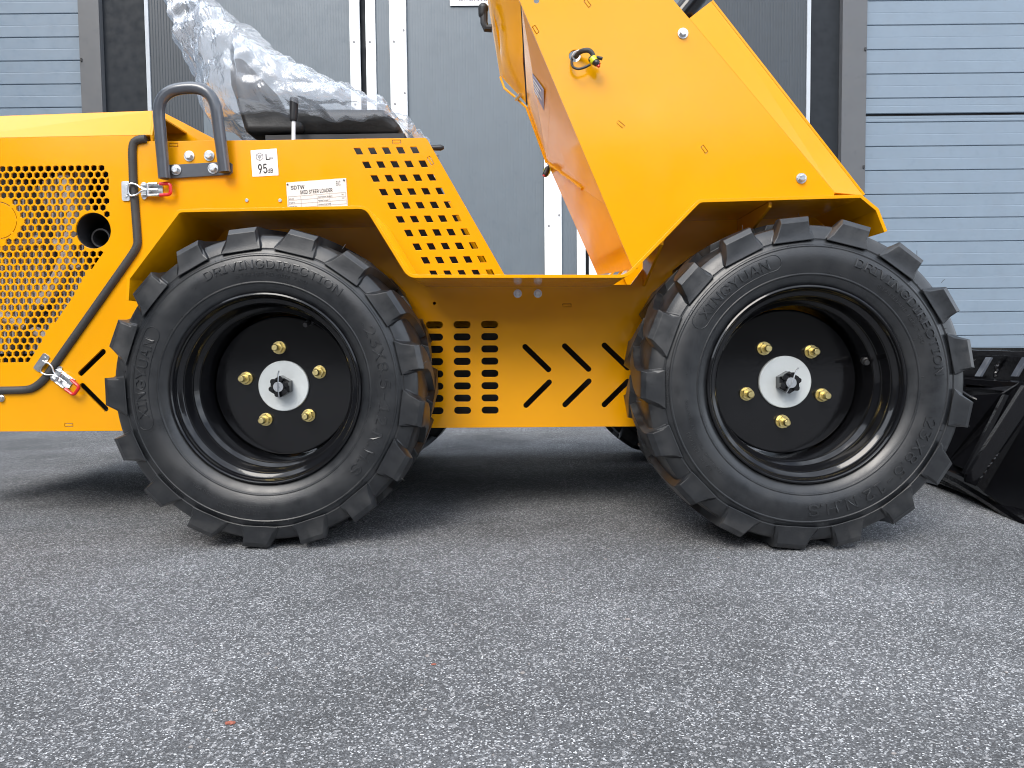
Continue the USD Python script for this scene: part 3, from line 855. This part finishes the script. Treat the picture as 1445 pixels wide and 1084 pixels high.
# ---- noise sticker and identification plate
St = xf('noise_label', LO)
c4 = [(354.5, 213), (390, 210.5), (392.5, 247), (357, 249)]
obj('sticker', ext(ppoly(c4, VA).buffer(0.001), VA - 0.0008, VA - 0.0002), m_white, St, smooth=False)
an = math.radians(3.2); vt = VA - 0.0008
obj('lettering', [text_uw('L', 0.0115, 0.0003, S2(374.5, 226, VA), an, vt, bold=True), text_uw('WA', 0.0052, 0.0003, S2(380, 225.6, VA), an, vt, fit=0.008),
                  text_uw('95', 0.0185, 0.0003, S2(364, 245.3, VA), an, vt, fit=0.0185, bold=True), text_uw('dB', 0.0085, 0.0003, S2(377.8, 244.3, VA), an, vt, fit=0.011, bold=True)], m_ink, St, smooth=False)
hq = S2(366.5, 221.5, VA)
hexa = Polygon([(hq[0] + 0.0078 * math.cos(a), hq[1] + 0.0078 * math.sin(a)) for a in np.radians(np.arange(6) * 60 + 33)])
ins = affinity.scale(hexa, 0.5, 0.5)
rays = unary_union([LineString([hq, p]).buffer(0.0005) for p in list(hexa.exterior.coords)[::2]])
obj('cube_mark', ext(hexa.exterior.buffer(0.0007).union(ins.difference(affinity.scale(ins, 0.55, 0.55))).union(rays), vt - 0.0003, vt), m_ink_grey, St, smooth=False)

Ip = xf('identification_plate', LO)
c4 = [(404, 258), (488.5, 251.5), (491, 293), (406.5, 296)]
obj('plate', ext(ppoly(c4, VA), VA - 0.0016, VA - 0.0002), m_plate, Ip, smooth=False)
vt = VA - 0.0016
A0, A1, B0 = np.array(S2(*c4[0], VA)), np.array(S2(*c4[1], VA)), np.array(S2(*c4[3], VA))


def on(a, b):
    return tuple(A0 + (A1 - A0) * a + (B0 - A0) * b)


an = math.atan2(*(A1 - A0)[::-1])
wd = np.linalg.norm(A1 - A0)
tx = [text_uw('SDTW', 0.0075, 0.0003, on(0.07, 0.28), an, vt, bold=True, fit=0.028), text_uw('SKID STEER LOADER', 0.0072, 0.0003, on(0.22, 0.47), an, vt, fit=wd * 0.54, bold=True),
      text_uw('EAC', 0.0095, 0.0003, on(0.83, 0.26), an, vt, fit=0.0085)]
for b, words in ((0.645, ('Model', 'Operation Weight')), (0.785, ('Engine', 'Rated Power')), (0.925, ('Serial No.', 'Producing Date'))):
    for a, t in zip((0.03, 0.515), words):
        tx.append(text_uw(t, 0.0026, 0.0003, on(a, b), an, vt))
tx.append(text_uw('kg', 0.0026, 0.0003, on(0.91, 0.615), an, vt)); tx.append(text_uw('kW', 0.0026, 0.0003, on(0.91, 0.755), an, vt))
obj('lettering', tx, m_ink, Ip, smooth=False)
ln = [LineString([on(0.02, b), on(0.98, b)]).buffer(0.00028) for b in (0.53, 0.67, 0.81, 0.95)] + [LineString([on(a, 0.53), on(a, 0.97)]).buffer(0.00028) for a in (0.02, 0.23, 0.5, 0.71, 0.98)]
obj('table_lines', ext(unary_union(ln), vt - 0.0003, vt), m_ink_grey, Ip, smooth=False)
for a, b in ((0.025, 0.08), (0.965, 0.08)):
    q = on(a, b)
    obj('rivet', cylv(q[0], q[1], vt - 0.0015, vt, 0.0017, 10), m_ink, Ip)

# ---- mudguard: one folded strip from the rear arch along the step to the front arch
lip_px = [(179.5, 424), (181, 393), (252.5, 297.5), (517, 292.5), (577, 390), (884, 390), (987, 283.5), (1215, 277), (1238, 296), (1250, 327)]
_lp = [np.array(S2(x, y, VL)) for x, y in lip_px]
_a = smooth_path([_lp[1], _lp[2], _lp[3]], 0.006, 5)[1:-1]; _b = smooth_path(_lp[2:7], 0.013, 6)[1:-1]; _c = smooth_path(_lp[5:8], 0.006, 5)[1:-1]
lp = [_lp[0], _lp[1]] + _a + _b + _c + [_lp[7], _lp[8], _lp[9]]
strip_poly = LineString(lp).buffer(0.0028, cap_style=2, join_style=2)
mg = obj('mudguard', ext(strip_poly, VL, VA - 0.0004), m_gloss_yellow, LO, smooth=25)


def gusset(px, py, drop):
    q = S(px, py, VL)
    t = 0.005
    pts = [(q[0], VL + 0.012, q[2] - 0.003), (q[0], VA - 0.001, q[2] - 0.003), (q[0], VA - 0.001, q[2] - drop), (q[0], VL + 0.012, q[2] - 0.012)]
    m = slab(pts, t)
    obj('gusset', m, m_gloss_yellow, LO, smooth=False)


gusset(1092, 281, 0.06)
gusset(938, 335, 0.07)

# ---- tower: bow-shaped column in front of the seat, with the lift arm's side plate
VT = 0.052
face = ppoly([(682, -120), (850, -120), (950, 0), (972.5, 26), (1178, 272), (1176, 277.6), (987.5, 283.5), (893, 379.5), (890.5, 374)], VT)
cut = [Point(S2(811, 79, VT)).buffer(0.0105), Point(S2(757, 1, VT)).buffer(0.005)]
for x, y, an_ in ((829, 5, -53), (756, 42, -60), (876, 176, -40), (994, 211, -55)):
    cut.append(tab_slot(x, y, 0.014, 0.0055, an_, VT))
Tw = xf('front_tower', LO)
obj('side_plate', ext(face.difference(unary_union(cut)), VT, VT + 0.005), m_yellow, Tw, smooth=False)
c0, c1 = S(972.7, 26, VT + 0.0002), S(1178.2, 272, VT + 0.0002)
d0, d1 = S(1003.5, 2, VT + 0.012), S(1218, 276, VT + 0.012)
obj('edge_plate', [slab([c0, c1, d1, d0], -0.005) if False else slab([d0, d1, c1, c0], 0.005), slab([d0 + (0.0005, 0, 0), d1 + (.0005, 0, 0), d1 + (0.0005, 0.16, 0), d0 + (0.0005, 0.16, 0)], 0.004)], m_yellow, Tw, smooth=False)
a1, a2, a3 = S(778, 103, VT + 0.0055), S(864, 297, VT + 0.0055), S(897, 380, VT + 0.0055)
s0 = S(736, 8, VT + 0.0055); q1, q2, q3 = S(744.5, 150, 0.41), S(772, 229, 0.40), S(843, 388, 0.355)
a0 = S(700, -80, VT + 0.0055)


def mir(p):
    return np.array([p[0], 2 * VC - p[1], p[2]])


for pts in ([s0, a1, q2, q1], [a1, a2, q2], [a2, a3, q3, q2]):
    obj('bow_plate', slab(pts, 0.004), m_gloss_yellow, Tw, smooth=False)
m = ext(affinity.translate(face, 0.13, 0), VT, VT + 0.005); m.vertices[:, 1] = 0.95 - m.vertices[:, 1]; m.invert()
obj('side_plate', m, m_yellow, Tw, smooth=False)
wl = [q2 + (a2 - q2) * t + np.array([-0.0015, 0, rng.uniform(-0.001, 0.001)]) for t in np.linspace(0.02, 0.6, 24)]
obj('weld_bead', tube(wl, 0.003, 6, rs=[0.0022 + 0.0014 * rng.random() for _ in wl]), m_gloss_yellow, Tw)
# dash console on the seat side of the tower
k0, k1, k2, k3 = S(733.5, -30, 0.30), S(743, 149, 0.405), S(712.5, 113, 0.50), S(688, -30, 0.46)
nn = 14
V = []
for i in range(nn + 1):
    for j in range(nn + 1):
        a, b = i / nn, j / nn
        p = (1 - a) * ((1 - b) * k3 + b * k0) + a * ((1 - b) * k2 + b * k1)
        V.append(p + np.array([-0.010 * math.sin(math.pi * b) * math.sin(math.pi * min(1, a * 1.0)) - 0.003 * math.sin(9 * a + 2 * b), 0, 0]))
Fc = [[i * (nn + 1) + j, i * (nn + 1) + j + 1, (i + 1) * (nn + 1) + j + 1] for i in range(nn) for j in range(nn)] + [[i * (nn + 1) + j, (i + 1) * (nn + 1) + j + 1, (i + 1) * (nn + 1) + j] for i in range(nn) for j in range(nn)]
V = np.array(V); V2 = V + np.array([0.004, 0.002, 0]); nv = len(V)
con = trimesh.Trimesh(np.vstack([V, V2]), np.vstack([np.array(Fc), np.array(Fc)[:, ::-1] + nv]), process=False)
Co = xf('dash_console', LO)
obj('console_sheet', con, m_gloss_yellow, Co, smooth=60)
e0, e1, e2 = S(683, -30, 0.50), S(705.5, 107, 0.54), S(713, 116, 0.54)
obj('console_edge', slab([k3 + (-.0005, 0, 0), k2 + (-.0005, 0, 0), e1, e0], 0.004), m_gloss_yellow, Co, smooth=False)
obj('lower_rim', tube([S(706, 109, 0.52), S(712, 125, 0.50), S(728, 138, 0.45), S(743, 152, 0.412), S(771.5, 230, 0.402)], 0.0028, 8), m_yellow, Co)
obj('console_bolt', [tube([S(728, 140, 0.44), S(734, 134, 0.42)], 0.0045, 10)], m_zinc, Co)
obj('console_seam', slab([S(732.5, -30, 0.28), S(735.5, -20, 0.20), S(745.2, 148, 0.402), S(742.2, 148, 0.404)], 0.002), m_ink, Co, smooth=False)
obj('control_knob', [hull_spheres([(S(682, 12, 0.46), 0.012), (S(681, 20, 0.46), 0.010)]), tube([S(683, 18, 0.46), S(683, 32, 0.46), S(686, 40, 0.46), S(694, 40, 0.46)], 0.009, 10)], m_plastic, Co)
# plaque on the bow
fr = lambda a, b: (s0 + (a1 - s0) * a) * (1 - b) + (q1 + (q2 - q1) * a) * b
nrm = np.cross(a1 - s0, q1 - s0); nrm /= np.linalg.norm(nrm); nrm = nrm if nrm[0] < 0 else -nrm
pl = [S(751, 104, 0.33), S(767, 127, 0.31), S(767.5, 156, 0.31), S(754, 130, 0.34)]


def to_plane(p):                                       # slides a point along its sight line on to the bow's upper plate
    loc = p; o = np.array([(EYE - M0) @ AU, (EYE - M0) @ AV, CAM_H])
    d = loc - o
    t = ((s0 + nrm * 0.0065 - o) @ nrm) / (d @ nrm)
    return o + d * t


n_ok = np.cross(a1 - s0, q1 - s0)
pq = [to_plane(p) for p in pl]
obj('plaque', slab(pq, 0.001), m_ink_blue, Tw, smooth=False)
obj('plaque_print', [slab([p_ + nrm * 0.0015 for p_ in (pq[0] * (1 - a) * (1 - b) + pq[1] * (1 - a) * b + pq[3] * a * (1 - b) + pq[2] * a * b for a, b in ((a_, 0.12), (a_, 0.12 + l_), (a_ + 0.08, 0.12 + l_), (a_ + 0.08, 0.12)))], 0.0004) for a_, l_ in ((0.15, 0.7), (0.35, 0.5), (0.55, 0.72), (0.75, 0.4))], m_white, Tw, smooth=False)

hexbolt(963.5, 47.5, VT, 0.0068, Tw); hexbolt(1130.5, 252, VT, 0.0068, Tw)
# cylinder end in the notch at the top
obj('lift_cylinder', [tube([S(955, 30, 0.14), S(1010, -40, 0.14)], 0.02, 20)], m_black, Tw)
# wiring connector hanging out of the hole
Hn = xf('wiring_connector', LO)
lo = [(808, 80, 0.06), (806, 88, 0.045), (808, 95, 0.035), (816, 98, 0.03), (826, 95, 0.03), (833, 91, 0.03)]
obj('wire', tube(smooth_path([S(x, y, v) for x, y, v in lo], 0.01), 0.0022, 8), m_plastic, Hn)
lo = [(813, 80, 0.065), (817, 74, 0.04), (824, 71, 0.03), (832, 71, 0.028), (837, 77, 0.028), (837, 83, 0.028)]
obj('wire_sleeve', tube(smooth_path([S(x, y, v) for x, y, v in lo], 0.01), 0.0042, 10), m_seal, Hn)
lo = [(809, 84, 0.055), (807, 79, 0.045), (811, 73, 0.04), (817, 71, 0.036)]
obj('white_wire', tube(smooth_path([S(x, y, v) for x, y, v in lo], 0.01), 0.0013, 6), m_rod, Hn)
obj('plug_shell', [hull_spheres([(S(835, 84, 0.027), 0.006), (S(842, 89, 0.024), 0.006)]), tube([S(842, 81, 0.024), S(850, 83, 0.022)], 0.003, 6)], m_plastic, Hn)
obj('plug_ring', tube([S(835.5, 82.5, 0.027), S(839.5, 87.5, 0.025)], 0.0072, 12), m_lime, Hn)
for x, y in ((843, 92), (846, 90.5), (845.5, 94)):
    obj('plug_pin', tube([S(x - 2.5, y - 2.5, 0.024), S(x, y, 0.022)], 0.0028, 8), m_red, Hn)
Hn = xf('wiring_connector', LO)
obj('wire', tube([S(775, 228, 0.385), S(774.5, 234, 0.385), S(773, 240, 0.385)], 0.0015, 6), m_plastic, Hn)
obj('plug_shell', [hull_spheres([(S(772.5, 238, 0.385), 0.0055), (S(769.5, 246, 0.385), 0.0065)])], m_plastic, Hn)
obj('plug_ring', tube([S(772, 241, 0.385), S(770.7, 245, VC - 0.01)], 0.0082, 12), m_lime, Hn)
obj('plug_pin', tube([S(768.5, 246, 0.383), S(767.5, 249, 0.383)], 0.0035, 8), m_red, Hn)

# ---- body inside, seat base, far side
def zz(py, v):
    return S(722, py, v)[2]


wsill = S(700, 390, VL)[2]
obj('chassis_box', [box((-1.35, 0.30, 0.205), (0.78, 0.86, 0.40)), box((-1.35, 0.30, 0.40), (-0.69, 0.86, 0.46))], m_dark, LO, smooth=False)
obj('floor_plate', box((-0.20, VA + 0.006, wsill - 0.005), (0.30, 2 * VC - VA - 0.006, wsill - 0.001)), m_yellow, LO, smooth=False)
fe = [S(598, 199, VA), S(709, 390, VA)]
fu0, fu1 = fe[0][0] - 0.012, fe[1][0] - 0.012
sb = Polygon([(-0.70, wsill - 0.01), (fu1, wsill - 0.01), (fu0 - 0.004, fe[0][2] - 0.004), (-0.66, fe[0][2] - 0.004)])
obj('seat_base', ext(sb, VA + 0.035, 2 * VC - VA - 0.05), m_dark, LO, smooth=False)
for x, y in ((643, 279), (638, 206 + 22)):
    pass
for t, r in ((0.16, 0.006), (0.44, 0.005)):
    p = fe[0] * (1 - t) + fe[1] * t + np.array([0, 0.10, 0])
    n_ = np.array([0.86, 0, 0.5])
    obj('bolt', [tube([p - n_ * 0.02, p + n_ * 0.004], r, 12), tube([p + n_ * 0.004, p + n_ * 0.010], r * 0.7, 6)], m_zinc, LO)
obj('step_front', slab([fe[0] + (-.004, .006, 0), fe[1] + (-.004, .006, 0), fe[1] + (-.004, 0.66, 0), fe[0] + (-.004, 0.66, 0)], 0.004), m_yellow, LO, smooth=False)
m = ext(P, VA, VA + 0.005); m.vertices[:, 1] = 2 * VC - m.vertices[:, 1]; m.invert()
obj('side_panel', m, m_yellow, LO, smooth=False)
m = ext(strip_poly, VL, VA - 0.0004); m.vertices[:, 1] = 2 * VC - m.vertices[:, 1]; m.invert()
obj('mudguard', m, m_gloss_yellow, LO, smooth=25)
m = ext(C, VA, VA + 0.004); m.vertices[:, 1] = 2 * VC - m.vertices[:, 1]; m.invert()
obj('far_cover', m, m_yellow, cover, smooth=False)
# axle stubs
for c in (cl, cr):
    obj('axle_stub', cylv(c[0], c[2], 0.17, 0.32, 0.05, 24), m_dark, LO)
    obj('axle_stub', cylv(c[0], c[2], 2 * VC - 0.32, 2 * VC - 0.17, 0.05, 24), m_dark, LO)

# ---- seat, lever
Se = xf('operator_seat', LO)
v0, v1 = VC - 0.21, VC + 0.19
c = lambda x, y, v=VC: S(x, y, v)
VN = v0                                                # the near flank, which the photo shows


def at(x, y, v):
    q = S(x, y, VN)
    return np.array([q[0], v, q[2]])


sp_ = []
for v in (v0 + 0.03, v1 - 0.03):
    sp_ += [(at(365, 163, v), 0.022), (at(535, 164, v), 0.022), (at(553, 176, v), 0.014), (at(352, 172, v), 0.022)]
obj('seat_cushion', hull_spheres(sp_), m_seat, Se, smooth=40)
sp_ = []
for v in (v0 + 0.05, v1 - 0.05):
    sp_ += [(at(350, 160, v), 0.026), (at(330, 108, v), 0.024)]
for v in (v0 + 0.09, v1 - 0.09):
    sp_ += [(at(316, 74, v), 0.020)]
obj('backrest', hull_spheres(sp_), m_seat, Se, smooth=40)
for v in (v0 + 0.012, v1 - 0.012):
    sp_ = [(at(352, 178, v), 0.014), (at(338, 142, v), 0.010), (at(372, 150, v), 0.010), (at(420, 178, v), 0.012)]
    obj('side_bolster', hull_spheres(sp_), m_seat, Se, smooth=40)
q0, q1_ = S(372, 189, v0), S(570, 197, v0)
obj('seat_rail', box((q0[0], VC - 0.2, q1_[2]), (q1_[0], VC + 0.2, q0[2])), m_plastic, Se, smooth=False)
Lv = xf('control_lever', LO)
vl = VA + 0.10
obj('rod', tube([S(414, 215, vl), S(414.5, 165, vl)], 0.0042, 12), m_rod, Lv)
obj('grip', tube([S(414, 171, vl), S(414.2, 168, vl), S(414.8, 150, vl), S(415, 141, vl), S(415, 138.5, vl)], 0.008, 14, rs=[0.0065, 0.0082, 0.0092, 0.0098, 0.0085]), m_plastic, Lv)
obj('step_handle', tube([S(596, 210, VA + 0.05), S(608, 209, VA + 0.05), S(622, 208.5, VA + 0.05), S(626.5, 208.5, VA + 0.05)], 0.006, 12, rs=[0.005, 0.0055, 0.0065, 0.003]), m_plastic, LO)

# ---- bucket and its coupling, black, in front of the front wheel
Bk = xf('bucket', LO)


def bp(name, pts, t=-0.008, mat=None):
    obj(name, slab([S(*p) for p in pts], t), mat or m_black_steel, Bk, smooth=False)


bp('back_plate', [(1335, 664, 0.50), (1350, 560, 0.50), (1420, 556, 0.40), (1446, 540, 0.40), (1470, 540, 0.38), (1440, 700, 0.32), (1364, 674, 0.44)], -0.02)
n = 12
cv = [S(1352 + 66 * i / n, 549 + 13 * math.sin(math.pi * i / n) + 7 * i / n, 0.46 - 0.05 * i / n) for i in range(n + 1)]
obj('curved_edge', tube(cv, 0.004, 6), m_black_steel, Bk)
bp('rib', [(1446, 544, 0.30), (1449, 580, 0.30), (1377, 686, 0.30), (1364, 681, 0.30), (1366, 670, 0.30)], 0.012)
bp('rib', [(1418, 557, 0.38), (1424, 558, 0.38), (1370, 668, 0.38), (1361, 668, 0.38)], 0.01)
bp('side_plate', [(1480, 556, 0.16), (1490, 757, 0.14), (1398, 694, 0.27), (1388, 684, 0.27)], -0.02)
cv = [S(1330, 668, 0.5), S(1360, 682, 0.40), S(1400, 706, 0.28), S(1445, 735, 0.17), S(1490, 764, 0.08)]
obj('cutting_edge', [tube(cv, 0.016, 10), slab([S(1325, 660, 0.52), S(1362, 676, 0.44), S(1398, 690, 0.28), S(1480, 738, 0.15), S(1500, 770, 0.10), S(1400, 712, 0.28), S(1355, 684, 0.44)], -0.02)], m_black_steel, Bk)
wb = [S(1410 - 27 * t + rng.uniform(-.6, .6), 640 + 42 * t, 0.268) for t in np.linspace(0, 1, 20)]
obj('weld_bead', tube(wb, 0.004, 6, rs=[0.003 + 0.003 * rng.random() for _ in wb]), m_black, Bk)
bp('cross_bar', [(1364, 532, 0.55), (1450, 538, 0.45), (1450, 548, 0.45), (1364, 540, 0.55)], -0.05)
bp('top_plate', [(1362, 546, 0.52), (1420, 552, 0.42), (1446, 540, 0.42), (1364, 536, 0.54)], -0.01)
bp('rear_wall', [(1340, 500, 0.62), (1520, 505, 0.55), (1520, 600, 0.55), (1340, 560, 0.62)], -0.02)
bp('top_edge', [(1345, 493, 0.60), (1520, 498, 0.5), (1520, 504, 0.5), (1345, 500, 0.60)], -0.03)
for x in (1385, 1436):
    bp('brace', [(x + 6, 504, 0.52), (x + 9, 505, 0.52), (x - 6, 531, 0.52), (x - 10, 531, 0.52)], -0.02, m_grey_tube)
wb = [S(1408 - 4 * t + 1.5 * math.sin(14 * t), 512 + 20 * t, 0.53) for t in np.linspace(0, 1, 14)]
obj('weld_bead', tube(wb, 0.004, 6, rs=[0.003 + 0.003 * rng.random() for _ in wb]), m_black, Bk)
b0 = S(1470, 560, 0.55)
q_ = [S(1340, 676, 0.5), S(1400, 708, 0.28), S(1445, 736, 0.17)]
obj('bucket_floor', slab([(q_[0][0], 1.05, 0.03), (q_[0][0], 0.5, 0.03), (q_[1][0], 0.28, 0.020), (q_[2][0], 0.17, 0.014), (q_[2][0] + 0.6, 0.0, 0.012), (q_[2][0] + 0.6, 1.05, 0.03)], 0.006), m_black_steel, Bk, smooth=False)
obj('bucket_shell', box((b0[0] - 0.03, 0.2, 0.03), (b0[0] + 0.5, 1.1, 0.34)), m_black_steel, Bk, smooth=False)

# ---------------------------------------------------------------- clear bag over the seat
top = np.array([(208, -78), (262, -48), (300, -22), (345, 20), (400, 68), (430, 95), (460, 108), (490, 117), (520, 127), (550, 141), (575, 154), (590, 163), (600, 176), (607, 196), (611, 209)], float)
bot = np.array([(208, -12), (216, 6), (238, 72), (256, 120), (270, 148), (286, 172), (310, 186), (335, 193), (360, 196), (450, 197), (560, 198), (590, 204), (606, 212), (611, 214)], float)
hwd = np.array([(215, 0.10), (260, 0.14), (300, 0.22), (360, 0.27), (500, 0.26), (560, 0.21), (590, 0.12), (611, 0.03)], float)
nx, nr = 190, 110
V = []
for i in range(nx + 1):
    x = 209 + (611 - 209) * i / nx
    yt, yb = np.interp(x, top[:, 0], top[:, 1]), np.interp(x, bot[:, 0], bot[:, 1])
    h = np.interp(x, hwd[:, 0], hwd[:, 1])
    zt, zb = S(x, yt, VC - 0.13), S(x, yb, VC - 0.13)
    for j in range(nr):
        a = 2 * np.pi * j / nr
        ca, sa = math.cos(a), math.sin(a)
        rr = (abs(ca) ** 2.6 + abs(sa) ** 2.6) ** (-1 / 2.6)
        V.append([zt[0], VC - 0.02 + h * rr * ca, (zt[2] + zb[2]) / 2 + (zt[2] - zb[2]) / 2 * rr * sa])
V = np.array(V)
Fc = []
for i in range(nx):
    for j in range(nr):
        k = (j + 1) % nr
        Fc += [[i * nr + j, (i + 1) * nr + j, (i + 1) * nr + k], [i * nr + j, (i + 1) * nr + k, i * nr + k]]
bag = trimesh.Trimesh(V, Fc, process=False)
nrmv = np.array(bag.vertex_normals)
st = V @ np.array([[0.86, 0, 0.5], [0, 1, 0], [-0.5, 0, 0.86]]).T * [0.35, 1.1, 1.5]   # folds run down the slope of the seat back
warp = np.stack([meshkit.fbm(V * 9 + k * 7, 3, k) for k in range(3)], 1) * 0.12
d = 0
for sc, am in ((4, 0.013), (9, 0.011), (20, 0.006), (42, 0.0022)):
    d = d + am * (1 - 2 * np.abs(2 * meshkit.noise((st + warp) * sc, 11) - 1))
fade = np.interp(V[:, 0], [V[:, 0].min(), V[:, 0].min() + 0.05], [0.5, 1])
bag.vertices = V + nrmv * (d * fade)[:, None] * 0.9
zdeck = S(400, 197, VA)[2] + 0.004
vv = np.array(bag.vertices)
bag.vertices = vv
bagp = obj('plastic_bag', bag, m_bag, None, smooth=35)
xform = UsdGeom.Xformable(bagp)
xform.AddTranslateOp().Set(Gf.Vec3d(*M0)); xform.AddRotateZOp().Set(-math.degrees(YAW))
keys(bagp, 'crumpled clear plastic bag pulled over the black operator seat', 'bag')

# ---------------------------------------------------------------- loose grit on the asphalt
ms, mr = [], []
for k in range(150):
    y = 0.55 + 1.5 * random.random() ** 1.4
    x = random.uniform(-0.85, 0.85) * y
    r = random.uniform(0.0008, 0.0022)
    s = trimesh.creation.icosphere(subdivisions=1, radius=r)
    s.vertices *= [random.uniform(0.8, 1.6), random.uniform(0.7, 1.2), random.uniform(0.4, 0.7)]
    s.vertices += rng.uniform(-0.2, 0.2, s.vertices.shape) * r
    s.apply_translation((x, y, r * 0.3))
    ms.append(s)
keys(obj('grit', ms, m_grit, smooth=False), 'tiny loose grey grit scattered on the asphalt in front', 'grit', kind='stuff')
for px, py, r in ((325, 1021, 0.0034), (612, 938, 0.002)):
    q = EYE + _ray(px, py) * (CAM_H / -_ray(px, py)[2])
    s = trimesh.creation.icosphere(subdivisions=2, radius=r)
    s.vertices *= [1.5, 0.9, 0.35]
    s.vertices += rng.uniform(-0.15, 0.15, s.vertices.shape) * r
    s.apply_translation((q[0], q[1], r * 0.2))
    o = obj('brick_chip', s, m_grit_red, smooth=False)
    keys(o, 'larger reddish stone chip lying on the asphalt at lower left' if py > 1000 else 'tiny reddish stone chip on the asphalt near the picture centre', 'stone chip')
